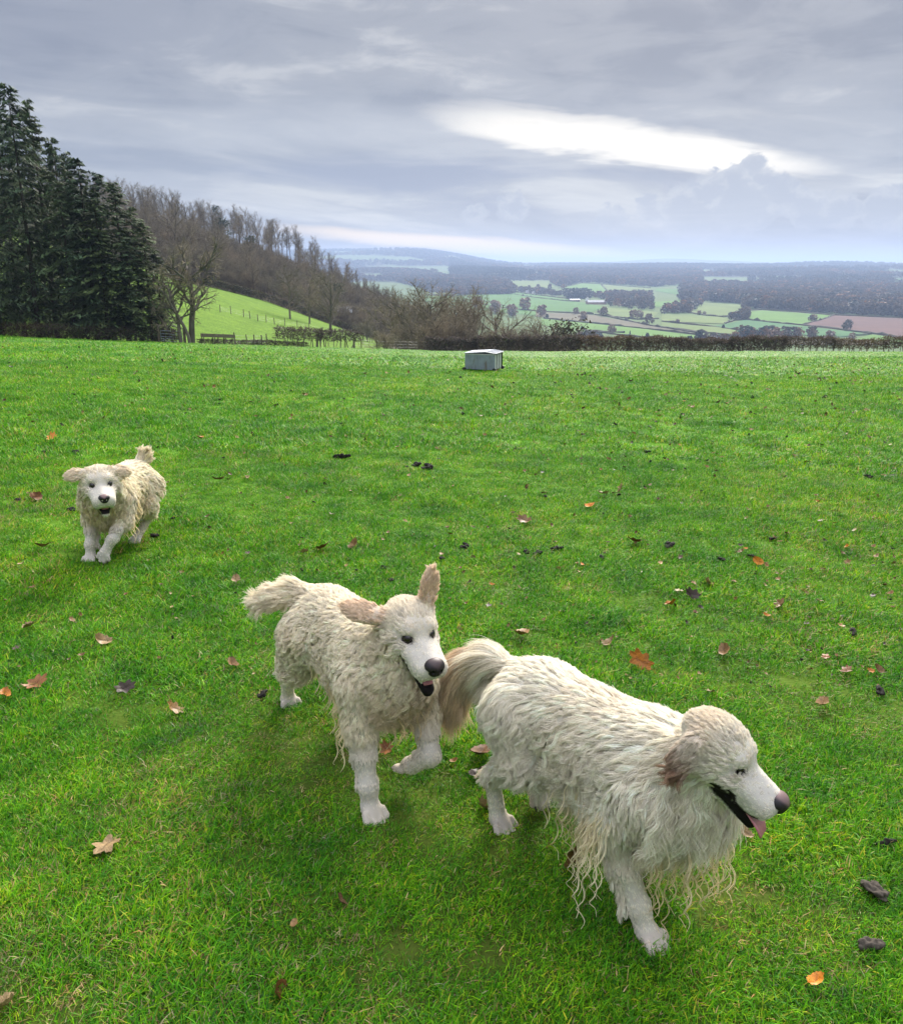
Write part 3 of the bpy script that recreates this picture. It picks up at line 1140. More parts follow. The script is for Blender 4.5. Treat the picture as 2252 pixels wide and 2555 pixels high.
hedge_along('hedge', edge_pts(428, 668, 8), HEDGES, 6.0, 'dense brown clipped hedge along the far edge of the meadow behind the shelter', 'hedge')
hedge_along('hedge', edge_pts(668, 812, 5), HEDGES[:2] + THIN[:1] + HEDGES[2:], 6.0, 'brown clipped hedge with pale bare stems along the right half of the far edge', 'hedge')
hedge_along('hedge', edge_pts(812, 990, 6), THIN, 6.0, 'thin bare stemmed hedge at the right end of the far edge', 'hedge')
hedge_along('hedge', HEDGE_LINE, DARKH, 5.6, 'dark hedge running down the slope between green field and wood', 'hedge')
# two clipped thorn blocks and a flat topped thorn on the near fence line
CLIP = [hedge_mesh(31 + i, 5.6, 2.15, 1.3, 1500, (0.105, 0.080, 0.060), 0.0, 0.34, 16, 0.95) for i in range(2)]
for k, (a, b, lab) in enumerate(((288, 325, 'longer clipped thorn hedge block with bare trunks on the fence line'), (333, 357, 'shorter clipped thorn hedge block with bare trunks on the fence line'))):
    pa, pb = edge_pts(a, a, 1, 0.2)[0], edge_pts(b, b, 1, 0.2)[0]
    n = max(1, round((Vector(pb) - Vector(pa)).length / 5.2))
    hedge_along('hedge', [pa, pb], [CLIP[k]], (Vector(pb) - Vector(pa)).length / n, lab, 'hedge')
px_, py_ = edge_pts(386, 386, 1, 0.5)[0]
plant('thorn_bush', BUSH[1], (px_, py_, float(H(px_, py_)) - 0.2), 1.0, (0.62, 0.5, 0.42), 'flat topped thorn bush at the end of the fence line', 'bush')
UND = [hedge_mesh(41 + i, 6.4, 1.2, 2.2, 1800, (0.062, 0.046, 0.032), 0.15) for i in range(2)]
hedge_along('undergrowth', edge_pts(-110, 168, 9, 0.8), UND, 5.6, 'dark brown bramble undergrowth along the foot of the conifer stand', 'undergrowth')
hedge_along('undergrowth', edge_pts(215, 292, 4, 0.4), UND, 5.6, 'low dead bramble under the fence between oak and hedge blocks', 'undergrowth', 0.5, 0.45)

# ================================================================== the valley beyond: fields, hedges, woods, farms
def c2(u, v):
    return 240.3 + u * 0.1556, 220.4 + v * 0.1556


def c3(u, v):
    return 460.6 + u * 0.13335, 220.4 + v * 0.1334


def c4(u, v):
    return 660.8 + u * 0.1338, 220.4 + v * 0.1339


def plan(conv, pts):
    """image crop coordinates -> plan positions on the valley ground"""
    out = []
    for q in pts:
        h = ground_hit(*conv(*q), lo=180.0)
        if h is not None:
            out.append((h[0], h[1]))
    return out


def field_mat(name, col, rows=False):
    m, g, b = new_mat(name)
    geo = g.node('ShaderNodeNewGeometry')
    n = g.noise(geo.outputs['Position'], 0.012, 5, 0.6)
    n2 = g.noise(geo.outputs['Position'], 0.09, 4, 0.6)
    c = g.mix(1.0, col, g.ramp(n, [(0.3, (0.85, 0.88, 0.9)), (0.7, (1.15, 1.12, 1.1))], 'LINEAR'), 'MULTIPLY')
    c = g.mix(1.0, c, g.ramp(n2, [(0.3, (0.9, 0.9, 0.9)), (0.7, (1.1, 1.1, 1.1))], 'LINEAR'), 'MULTIPLY')
    g.l.new(c, b.inputs['Base Color'])
    b.inputs['Roughness'].default_value = 0.95
    b.inputs['Specular IOR Level'].default_value = 0.05
    return m


MF = {'pale': field_mat('pasture_pale', (0.125, 0.165, 0.052)), 'green': field_mat('pasture_green', (0.075, 0.155, 0.038)), 'bright': field_mat('pasture_bright', (0.098, 0.180, 0.038)),
      'blue': field_mat('winter_wheat', (0.060, 0.135, 0.050)), 'stub': field_mat('stubble', (0.125, 0.112, 0.072)), 'plough': field_mat('ploughed_earth', (0.120, 0.072, 0.060))}


def drape(poly, mat, name, lift):
    """a field as a sheet laid over the terrain, its edge following the corners taken from image coordinates"""
    P = np.array(poly)
    c = P.mean(0)
    rings, n = 10, 0
    edge = []
    for i in range(len(P)):
        a, b = P[i], P[(i + 1) % len(P)]
        k = max(2, int(np.linalg.norm(b - a) / 45))
        for t in np.arange(k) / k:
            edge.append(a + (b - a) * t)
    edge = np.array(edge)
    n = len(edge)
    V = [np.array([[c[0], c[1]]])] + [c + (edge - c) * (i / rings) for i in range(1, rings + 1)]
    V = np.concatenate(V)
    z = H(V[:, 0], V[:, 1]) + lift
    F = [(0, 1 + k, 1 + (k + 1) % n) for k in range(n)]
    for i in range(rings - 1):
        o, p = 1 + i * n, 1 + (i + 1) * n
        F += [(o + k, p + k, p + (k + 1) % n, o + (k + 1) % n) for k in range(n)]
    o = mesh_obj(name, np.column_stack([V, z]), F, mat)
    o['kind'] = 'structure'
    return o


FIELDS = [
    (c3, 'bright', [(600, 738), (760, 755), (880, 765), (1300, 806), (1750, 862), (1750, 908), (1400, 882), (900, 827), (600, 785)]),
    (c3, 'stub', [(560, 690), (860, 700), (1000, 712), (1400, 786), (1760, 848), (1740, 858), (1300, 803), (880, 761), (560, 722)]),
    (c3, 'green', [(410, 540), (560, 556), (800, 596), (1040, 642), (1060, 655), (980, 690), (640, 681), (300, 650), (290, 575)]),
    (c3, 'pale', [(-60, 565), (280, 556), (290, 604), (150, 626), (-60, 596)]),
    (c3, 'green', [(-60, 604), (150, 632), (290, 655), (560, 684), (560, 716), (300, 690), (-60, 640)]),
    (c3, 'bright', [(730, 512), (900, 472), (1048, 480), (1105, 552), (1000, 577), (870, 535)]),
    (c3, 'pale', [(1062, 481), (1420, 511), (1420, 552), (1118, 552)]),
    (c3, 'pale', [(280, 456), (660, 452), (700, 500), (560, 512), (400, 512)]),
    (c3, 'pale', [(1100, 658), (1480, 690), (1440, 737), (1330, 741), (1088, 716)]),
    (c3, 'bright', [(1440, 612), (1700, 600), (1800, 640), (1440, 652)]),
    (c3, 'green', [(1460, 512), (1640, 516), (1640, 560), (1460, 532)]),
    (c4, 'pale', [(0, 702), (430, 722), (530, 746), (470, 775), (0, 756)]),
    (c4, 'pale', [(215, 690), (310, 615), (600, 632), (600, 690), (462, 721)]),
    (c4, 'bright', [(625, 692), (750, 676), (1282, 713), (1050, 780), (630, 741)]),
    (c4, 'plough', [(1060, 786), (1290, 713), (1960, 742), (1960, 905), (1500, 837)]),
    (c4, 'blue', [(470, 779), (628, 746), (1050, 793), (1500, 846), (1545, 857), (1300, 876), (800, 842), (545, 850), (350, 800)]),
    (c4, 'bright', [(1455, 893), (1560, 858), (1960, 912), (1960, 940)]),
    (c4, 'stub', [(880, 893), (1200, 891), (1700, 912), (1700, 932), (880, 932)]),
    (c4, 'pale', [(0, 766), (420, 802), (565, 827), (530, 862), (270, 832), (0, 802)]),
    (c4, 'bright', [(0, 833), (180, 857), (260, 893), (0, 893)]),
    (c4, 'green', [(1720, 436), (1960, 440), (1960, 492), (1720, 482)]),
    (c2, 'pale', [(1190, 462), (1310, 448), (1420, 455), (1400, 480), (1190, 474)]),
    (c2, 'green', [(1180, 488), (1420, 486), (1800, 470), (1800, 560), (1600, 570), (1180, 520)]),
    (c2, 'green', [(1250, 236), (1330, 234), (1340, 246), (1250, 248)]),
    (c2, 'pale', [(880, 316), (1010, 306), (1100, 318), (900, 330)]),
    (c4, 'pale', [(1100, 396), (1215, 394), (1215, 402), (1100, 404)]),
]
FIELD_POLYS = []
for i, (cv, k, pts) in enumerate(FIELDS):
    poly = plan(cv, pts)
    if len(poly) > 2:
        FIELD_POLYS.append(poly)
        drape(poly, MF[k], 'ploughed_field' if k == 'plough' else 'stubble_field' if k == 'stub' else 'pasture_field', 0.35 + 0.03 * i)

# hedges between the fields: bushy ribbons of real height
M_VHEDGE = simple_mat('valley_hedge', (0.075, 0.070, 0.042), 0.9, 0.1, noise=0.35, nscale=0.05)
VH = [
    (c3, [(400, 556), (560, 580), (790, 606), (880, 612)]), (c3, [(-60, 598), (150, 628), (300, 656), (640, 686), (860, 698), (990, 706)]),
    (c3, [(1000, 708), (1100, 720), (1330, 745), (1480, 738)]), (c3, [(1100, 722), (1240, 752), (1420, 792), (1600, 818), (1802, 850)]),
    (c3, [(620, 735), (880, 763), (1100, 783), (1300, 806), (1600, 838), (1760, 858)]), (c3, [(890, 822), (1000, 838), (1220, 862), (1400, 880), (1600, 898), (1760, 908)]),
    (c3, [(900, 822), (1060, 836), (1220, 846)]), (c3, [(1048, 480), (1108, 552)]), (c3, [(730, 510), (900, 470), (1060, 478), (1420, 508)]), (c3, [(410, 538), (700, 575), (830, 590)]),
    (c4, [(200, 690), (330, 710), (460, 722), (540, 712), (600, 690)]), (c4, [(470, 772), (540, 748), (625, 742), (800, 760), (1050, 783), (1250, 805), (1500, 838), (1802, 876)]),
    (c4, [(1050, 780), (1180, 750), (1290, 711)]), (c4, [(0, 755), (250, 782), (430, 802), (570, 826)]), (c4, [(0, 803), (130, 815), (300, 838), (540, 862), (810, 895)]), (c4, [(0, 882), (120, 900), (240, 905)]),
    (c4, [(620, 675), (750, 668), (1000, 684), (1290, 710)]), (c4, [(1450, 860), (1560, 852)]), (c4, [(1290, 708), (1802, 730)]),
    (c2, [(1190, 482), (1420, 484), (1560, 520), (1800, 575)]), (c2, [(1350, 490), (1470, 515)]), (c2, [(1650, 390), (1800, 455)]),
]
vr = np.random.default_rng(17)
for i, (cv, pts) in enumerate(VH):
    P = np.array(plan(cv, pts))
    if len(P) < 2:
        continue
    line = []
    for a, b in zip(P[:-1], P[1:]):
        k = max(2, int(np.linalg.norm(b - a) / 9))
        line += [a + (b - a) * t for t in np.arange(k) / k]
    line = np.array(line + [P[-1]])
    line += vr.normal(0, 0.8, line.shape)
    tg = np.gradient(line, axis=0)
    nm = np.stack([-tg[:, 1], tg[:, 0]], 1)
    nm /= np.linalg.norm(nm, axis=1)[:, None] + 1e-9
    n = len(line)
    hh = vr.uniform(1.5, 2.5, n) + (vr.random(n) < 0.08) * vr.uniform(0.5, 3, n)
    z0 = H(line[:, 0], line[:, 1])
    V, F = [], []
    for k, (o, f) in enumerate(((-1.3, -0.1), (-1.1, 0.75), (0, 1.0), (1.1, 0.75), (1.3, -0.1))):
        q = line + nm * (o * vr.uniform(0.75, 1.25, n))[:, None]
        V.append(np.column_stack([q, z0 + hh * f * vr.uniform(0.88, 1.1, n)]))
    V = np.concatenate(V)
    for k in range(4):
        F += [(k * n + j, k * n + j + 1, (k + 1) * n + j + 1, (k + 1) * n + j) for j in range(n - 1)]
    o = mesh_obj('field_hedge', V, F, M_VHEDGE)
    tag(o, 'dark thin hedge dividing the small green fields of the valley', 'hedge', 'hedges between the valley fields')


def far_crown(seed, col, spiky=False, n=70):
    r = np.random.default_rng(seed)
    if spiky:
        z = r.uniform(0.05, 1.0, n)
        rad = 0.26 * (1.02 - z) * r.uniform(0.5, 1.1, n)
    else:
        z = r.uniform(0.15, 0.98, n)
        rad = 0.46 * np.sqrt(np.clip(1 - ((z - 0.52) / 0.5) ** 2, 0.02, 1)) * r.uniform(0.35, 1.05, n)
    a = r.uniform(0, 6.28, n)
    p = np.stack([np.cos(a) * rad, np.sin(a) * rad, z], 1)
    u = r.normal(0, 1, (n, 3))
    u /= np.linalg.norm(u, axis=1)[:, None]
    w = np.cross(u, r.normal(0, 1, (n, 3)))
    w /= np.linalg.norm(w, axis=1)[:, None]
    s = (0.10 if not spiky else 0.075) * r.uniform(0.7, 1.5, (n, 1))
    V = np.stack([p - u * s, p + w * s, p + u * s, p - w * s], 1).reshape(-1, 3)
    C = np.repeat(np.array(col) * r.normal(1, 0.2, (n, 1)).clip(0.5, 1.6), 4, 0)
    return np_mesh('crown', V, np.arange(4 * n).reshape(-1, 4), M_LEAFY, False, C)


def build_far_woods():
    coll = bpy.data.collections.new('far_wood_crowns')
    cols = [(0.085, 0.066, 0.048), (0.105, 0.076, 0.050), (0.070, 0.062, 0.048), (0.160, 0.085, 0.040), (0.040, 0.050, 0.034), (0.032, 0.046, 0.036)]
    for i, c in enumerate(cols):
        o = bpy.data.objects.new('k%02d' % i, far_crown(500 + i, c, i == 5, 110 if i == 5 else 80))
        coll.objects.link(o)
    PX, PY, KD, SZ = [], [], [], []

    def fill(poly, spacing, kinds, hmin, hmax):
        P = np.array(poly)
        lo, hi = P.min(0), P.max(0)
        n = int((hi - lo).prod() / spacing ** 2)
        n = min(n, 60000)
        x, y = vr.uniform(lo[0], hi[0], n), vr.uniform(lo[1], hi[1], n)
        k = in_poly(x, y, poly)
        add(x[k], y[k], kinds, hmin, hmax)

    def add(x, y, kinds, hmin, hmax):
        PX.append(x)
        PY.append(y)
        KD.append(vr.choice(kinds, len(x)))
        SZ.append(vr.uniform(hmin, hmax, len(x)))
    br = [0, 0, 1, 1, 2, 2, 3, 4]
    # general far woodland, patchy, leaving the fields open
    n = 46000
    r = np.sqrt(vr.uniform(2500 ** 2, 8200 ** 2, n))
    t = vr.uniform(-math.radians(34), math.radians(36), n)
    x, y = r * np.sin(t), r * np.cos(t)
    q = np.stack([x, y, 0 * x], 1)
    keep = (wobble(q, 420, 41) + 0.5 * wobble(q, 160, 42) > -0.05 + 1.0 * sstep(3300, 2500, r))
    for p in FIELD_POLYS:
        keep &= ~in_poly(x, y, p)
    x, y = x[keep], y[keep]
    tone = wobble(np.stack([x, y, 0 * x], 1), 300, 43) + 0.4 * wobble(np.stack([x, y, 0 * x], 1), 90, 44)
    for lo_, hi_, kk in ((-9, -0.55, [4, 5, 5, 2]), (-0.55, 0.15, [2, 0, 0, 2]), (0.15, 0.7, [0, 1, 1]), (0.7, 9, [1, 3, 1])):
        q_ = (tone >= lo_) & (tone < hi_)
        add(x[q_], y[q_], kk, 13, 24)
    # woods with a definite edge
    W = [(c4, [(150, 600), (150, 510), (300, 485), (700, 492), (1200, 494), (1960, 520), (1960, 735), (1290, 702), (1000, 680), (750, 664), (620, 660), (600, 622)], 13, br, 14, 22),
         (c3, [(-60, 470), (150, 440), (330, 470), (400, 530), (380, 556), (-60, 560)], 13, br, 14, 20),
         (c3, [(-80, 300), (640, 302), (655, 440), (300, 448), (-80, 430)], 15, [5, 5, 5, 4], 22, 30),
         (c3, [(655, 330), (1802, 360), (1802, 470), (1450, 500), (1060, 474), (900, 466), (740, 500), (680, 470)], 17, br, 14, 22),
         (c2, [(620, 190), (1700, 250), (1700, 400), (1500, 430), (1150, 440), (900, 340), (750, 300)], 15, br + [4, 4], 14, 22),
         (c3, [(960, 575), (1100, 562), (1420, 558), (1440, 690), (1300, 672), (1100, 640), (1080, 600)], 21, br, 10, 16),
         (c3, [(780, 560), (950, 556), (960, 590), (790, 588)], 11, [5, 4], 14, 20),
         (c4, [(550, 868), (700, 850), (900, 862), (1180, 876), (1180, 892), (800, 892), (550, 884)], 12, br, 9, 14),
         (c4, [(480, 742), (560, 715), (640, 690), (640, 740), (600, 752)], 12, br, 9, 13), (c4, [(-10, 700), (60, 660), (180, 640), (300, 600), (300, 640), (210, 690)], 13, br, 10, 16),
         (c3, [(420, 520), (560, 525), (760, 560), (700, 566), (420, 536)], 14, br, 9, 14),
         (c4, [(240, 912), (400, 900), (620, 905), (620, 925), (240, 925)], 13, br, 7, 11), (c3, [(900, 880), (1080, 905), (1080, 925), (880, 925)], 11, br, 7, 11),
         (c2, [(1180, 440), (1420, 455), (1650, 440), (1760, 470), (1680, 478), (1450, 478), (1180, 460)], 13, br, 10, 15)]
    for cv, pts, sp, kd, h0, h1 in W:
        p = plan(cv, pts)
        if len(p) > 2:
            fill(p, sp, kd, h0, h1)
    x, y, k, s = map(np.concatenate, (PX, PY, KD, SZ))
    z = H(x, y) - 0.5
    n = len(x)
    rot_ = np.stack([0 * x, 0 * x, vr.uniform(0, 6.28, n)], 1)
    wd = s * np.where(k == 5, 0.75, vr.uniform(0.85, 1.3, n))
    scatter_object('far_woods', np.stack([x, y, z], 1), rot_, np.stack([wd, wd, s], 1), k, coll)
    print('FAR', n)


build_far_woods()

# single trees among the fields
VT = [far_crown(600 + i, c, False, 120) for i, c in enumerate(((0.200, 0.150, 0.110), (0.230, 0.155, 0.105), (0.165, 0.140, 0.105)))]
VE = [far_crown(620 + i, (0.040, 0.052, 0.036), i == 1, 240) for i in range(2)]
tm = MB().tube([(0, 0, -0.05), (0, 0, 0.3), (0.01, 0, 0.6)], [0.030, 0.024, 0.012], 5)
VTR = bpy.data.meshes.new('trunk')
VTR.from_pydata(tm.v, [], tm.f)
VTR.materials.append(M_BARK)
solo = [(c3, 125, 660, 85, 0), (c3, 252, 692, 90, 0), (c3, 482, 672, 90, 0), (c3, 380, 712, 82, 0), (c3, 606, 716, 80, 0), (c3, 860, 702, 48, 0), (c3, 914, 756, 72, 0), (c3, 1066, 718, 66, 0), (c3, 1290, 732, 60, 0), (c3, 1336, 738, 60, 0),
        (c3, 1408, 782, 76, 0), (c3, 644, 736, 34, 1), (c3, 904, 822, 28, 1), (c3, 1130, 848, 66, 0), (c3, 1264, 866, 38, 1), (c3, 1394, 882, 38, 1), (c3, 1620, 772, 28, 0), (c3, 1024, 690, 26, 1), (c3, 1784, 706, 30, 0),
        (c4, 120, 768, 30, 0), (c4, 460, 808, 28, 1), (c4, 1116, 752, 44, 0), (c4, 1136, 754, 48, 0), (c4, 1386, 822, 70, 0), (c4, 1250, 925, 92, 0), (c4, 1420, 900, 56, 0), (c4, 930, 925, 42, 1), (c4, 850, 925, 40, 1), (c4, 1005, 878, 62, 0),
        (c4, 276, 915, 84, 1), (c4, 205, 930, 64, 1), (c4, 60, 935, 44, 1), (c4, 125, 930, 56, 0), (c4, 285, 705, 24, 1), (c4, 318, 706, 26, 0), (c4, 1430, 570, 70, 1), (c2, 1232, 474, 60, 0), (c2, 1525, 568, 78, 0), (c2, 1635, 600, 84, 0), (c2, 1745, 620, 80, 0), (c2, 1275, 476, 34, 0)]
for cv, u, v, hpx, k in solo:
    px, py = cv(u, v)
    h = ground_hit(px, py, lo=150.0)
    if h is None or h[1] > 5000:
        continue
    hgt = hpx * 0.1334 / F_PX * float(np.hypot(h[0], h[1])) * 1.0
    crown = (VE if k else VT)[trng.randrange(2 if k else 3)]
    w = hgt * (1.05 if not k else 0.8)
    if k:
        lab = 'small dark evergreen tree standing in a hedge of the valley fields'
    else:
        lab = 'rounded bare brown tree standing among the valley fields'
    plant('evergreen_tree' if k else 'field_tree', (VTR, crown), (h[0], h[1], h[2] - 0.3), trng.uniform(0, 6), (w, w, hgt), lab, 'tree', 'evergreens of the valley' if k else 'single trees of the valley fields')

# ------------------------------------------------------------------ farms
M_WALLW = simple_mat('render_white', (0.78, 0.77, 0.74), 0.8)
M_WALLB = simple_mat('brick_wall', (0.30, 0.17, 0.12), 0.9)
M_ROOFS = simple_mat('slate_roof', (0.13, 0.14, 0.17), 0.6, 0.3)
M_ROOFP = simple_mat('pale_sheet_roof', (0.34, 0.37, 0.41), 0.5, 0.4)
M_WIN = simple_mat('window_dark', (0.03, 0.035, 0.04), 0.2, 0.5)


def house(px, py, L, W, hw, hr, rz, wall, roof, label, name='farmhouse', cat='house', chimney=True, windows=3, d=None):
    h = ground_hit(px, py, lo=150.0) if d is None else np.array(at_px(px, d))
    root = empty(name, (h[0], h[1], h[2] - 0.3), rz)
    tag(root, label, cat)
    mb = MB().box((0, 0, hw / 2), (L, W, hw))
    mb.add([(-L / 2, -W / 2, hw), (-L / 2, W / 2, hw), (-L / 2, 0, hw + hr), (L / 2, -W / 2, hw), (L / 2, W / 2, hw), (L / 2, 0, hw + hr)], [(0, 1, 2), (3, 5, 4)])
    mb.build('wall', wall, root)
    e, o = 0.35, 0.4
    rf = MB()
    for s in (-1, 1):
        y0, z0 = s * (W / 2 + o), hw - o * hr / (W / 2)
        v = [(-L / 2 - e, y0, z0 + 0.05), (L / 2 + e, y0, z0 + 0.05), (L / 2 + e, 0, hw + hr + 0.05), (-L / 2 - e, 0, hw + hr + 0.05)]
        v += [(a, b, c + 0.18) for a, b, c in v]
        rf.add(v, [(0, 1, 2, 3), (4, 5, 6, 7), (0, 1, 5, 4), (1, 2, 6, 5), (2, 3, 7, 6), (3, 0, 4, 7)])
    ro = rf.build('roof', roof, root)
    if chimney:
        MB().box((L * 0.38, 0, hw + hr + 0.5), (0.9, 0.9, 1.7)).build('chimney', M_WALLB, ro)
    for i in range(windows):
        for s in (-1, 1):
            x = -L / 2 + L * (i + 0.5) / windows
            wo = MB().box((x, s * (W / 2 + 0.02), hw * 0.62), (1.1, 0.10, 1.3)).build('window', M_WIN, root)
    return root


house(*c3(1010, 628), 38, 16, 4.5, 3.5, 0.12, M_WALLB, M_ROOFS, 'long farm barn with dark slate roof among trees in the valley', 'barn', 'barn', False, 5)
house(*c3(944, 606), 9, 8, 6, 3.2, 1.4, M_WALLW, M_ROOFS, 'white gabled farmhouse at the left end of the long barn')
house(*c3(850, 606), 22, 9, 3.2, 2.0, 0.1, M_WALLB, M_ROOFP, 'low farm shed with pale roof left of the white farmhouse', 'farm_shed', 'shed', False, 4)
house(*c3(500, 545), 11, 8, 4.5, 2.8, 0.3, M_WALLW, M_ROOFS, 'white cottage with blue grey roof on the left of the valley fields', 'cottage')
house(*c3(543, 549), 8, 7, 3.6, 2.4, 0.5, M_WALLW, M_ROOFS, 'smaller white cottage just right of the white cottage in the valley', 'cottage')
house(*c3(1518, 387), 26, 10, 6.5, 4, 0.1, M_WALLW, M_ROOFP, 'long white house high in the far woods', 'house')
house(*c3(1482, 386), 10, 8, 5, 3, 0.4, M_WALLW, M_ROOFP, 'little white house beside the long one in the far woods', 'house')
house(*c3(1225, 640), 20, 12, 4, 2.5, 0.9, M_WALLB, M_ROOFP, 'pale roofed shed among trees right of the long barn', 'farm_shed', 'shed', False, 4)
house(*c4(345, 905), 14, 8, 3.4, 2.5, 0.2, M_WALLW, M_ROOFP, 'white roofed bungalow just above the hedge on the right', 'bungalow')
house(*c4(395, 893), 10, 7, 3.6, 2.5, 0.8, M_WALLB, M_ROOFP, 'pale roofed house behind the white bungalow above the hedge', 'house')
house(*c4(472, 912), 7, 6, 3.4, 2.2, 1.2, M_WALLW, M_ROOFS, 'tiny white gabled house above the right hedge beside dark evergreens', 'house')
house(341, 303, 10, 6, 2.6, 1.3, 0.2, M_WALLB, M_ROOFP, 'pale roofed hut half hidden in the lower edge of the slope wood', 'hut', 'hut', False, 2, d=262)

# ================================================================== turf
def grass_mat():
    m = bpy.data.materials.new('grass_blade')
    m.use_nodes = True
    g = G(m.node_tree)
    b = g.n['Principled BSDF']
    at = g.node('ShaderNodeAttribute', attribute_name='col')
    geo = g.node('ShaderNodeNewGeometry')
    oi = g.node('ShaderNodeObjectInfo')
    n1 = g.noise(geo.outputs['Position'], 0.55, 4, 0.6)
    n2 = g.noise(geo.outputs['Position'], 3.6, 3, 0.55)
    n3 = g.noise(geo.outputs['Position'], 0.06, 3, 0.5)
    c = g.mix(1.0, at.outputs['Color'], g.ramp(n1, [(0.32, (0.70, 0.84, 0.9)), (0.66, (1.40, 1.12, 1.0))], 'LINEAR'), 'MULTIPLY')
    c = g.mix(1.0, c, g.ramp(n2, [(0.30, (0.55, 0.70, 0.85)), (0.70, (1.42, 1.18, 1.0))], 'LINEAR'), 'MULTIPLY')
    c = g.mix(1.0, c, g.ramp(n3, [(0.35, (0.92, 0.96, 1.0)), (0.65, (1.12, 1.04, 0.95))], 'LINEAR'), 'MULTIPLY')
    c = g.mix(1.0, c, g.ramp(oi.outputs['Random'], [(0.0, (0.78, 0.86, 0.9)), (0.6, (1.05, 1.03, 1.0)), (1.0, (1.38, 1.14, 1.0))], 'LINEAR'), 'MULTIPLY')
    g.l.new(c, b.inputs['Base Color'])
    b.inputs['Roughness'].default_value = 0.5
    b.inputs['Specular IOR Level'].default_value = 0.12
    tr = g.node('ShaderNodeBsdfTranslucent')
    g.l.new(c, tr.inputs[0])
    mx = g.node('ShaderNodeMixShader')
    mx.inputs[0].default_value = 0.28
    g.l.new(b.outputs[0], mx.inputs[1])
    g.l.new(tr.outputs[0], mx.inputs[2])
    g.l.new(mx.outputs[0], g.n['Material Output'].inputs[0])
    return m


M_GRASS = grass_mat()
grng = np.random.default_rng(3)


def tuft_mesh(name, nb, radius, hmin, hmax, width, lean, dead):
    n = nb
    seg = 3
    a = grng.uniform(0, 6.28, n)
    rr = radius * np.sqrt(grng.random(n))
    base = np.stack([np.cos(a) * rr, np.sin(a) * rr, np.full(n, -0.004)], 1)
    hgt = grng.uniform(hmin, hmax, n) * (0.75 + 0.35 * grng.random(n))
    d = grng.uniform(0, 6.28, n)
    ld = np.stack([np.cos(d), np.sin(d), 0 * d], 1)
    ln_ = np.abs(grng.normal(lean, 0.28, n))
    ln_[grng.random(n) < 0.14] += 0.9
    wd = np.stack([-np.sin(d + 0.6), np.cos(d + 0.6), 0 * d], 1)
    w = width * grng.uniform(0.6, 1.35, n)
    ks = grng.uniform(0.5, 1.6, n)
    V, F = [], []
    for s_ in range(seg + 1):
        t = s_ / seg
        ang = np.clip(ln_ * (0.35 + ks * t), 0, 1.75)
        # integrate the bend
        hor = hgt * t * np.sin(ang * 0.62)
        ver = hgt * t * np.cos(ang * 0.62)
        c = base + ld * hor[:, None]
        c[:, 2] += np.maximum(ver, 0.002)
        ww = (w * (1 - t ** 2.2) + 0.0002)[:, None] * 0.5
        V += [c - wd * ww, c + wd * ww]
    V = np.stack(V, 1)            # n, 2(seg+1), 3
    idx = np.arange(n)[:, None] * (2 * (seg + 1))
    fs = []
    for s_ in range(seg):
        fs.append(np.concatenate([idx + 2 * s_, idx + 2 * s_ + 1, idx + 2 * s_ + 3, idx + 2 * s_ + 2], 1))
    F = np.concatenate(fs)
    pal = np.array([(0.082, 0.325, 0.002), (0.132, 0.410, 0.003), (0.048, 0.230, 0.004), (0.220, 0.490, 0.006), (0.028, 0.105, 0.005), (0.340, 0.450, 0.035)])
    cb = pal[grng.choice(6, n, p=[0.26, 0.24, 0.20, 0.12, 0.12, 0.06])]
    dm = grng.random(n) < dead
    cb[dm] = np.array([(0.34, 0.29, 0.12), (0.27, 0.20, 0.09), (0.42, 0.38, 0.20)])[grng.choice(3, dm.sum())]
    cb = cb * grng.normal(1, 0.12, (n, 1))
    col = np.repeat(np.clip(cb, 0.01, 0.9), 2 * (seg + 1), 0)
    return np_mesh(name, V.reshape(-1, 3), F, M_GRASS, False, col)


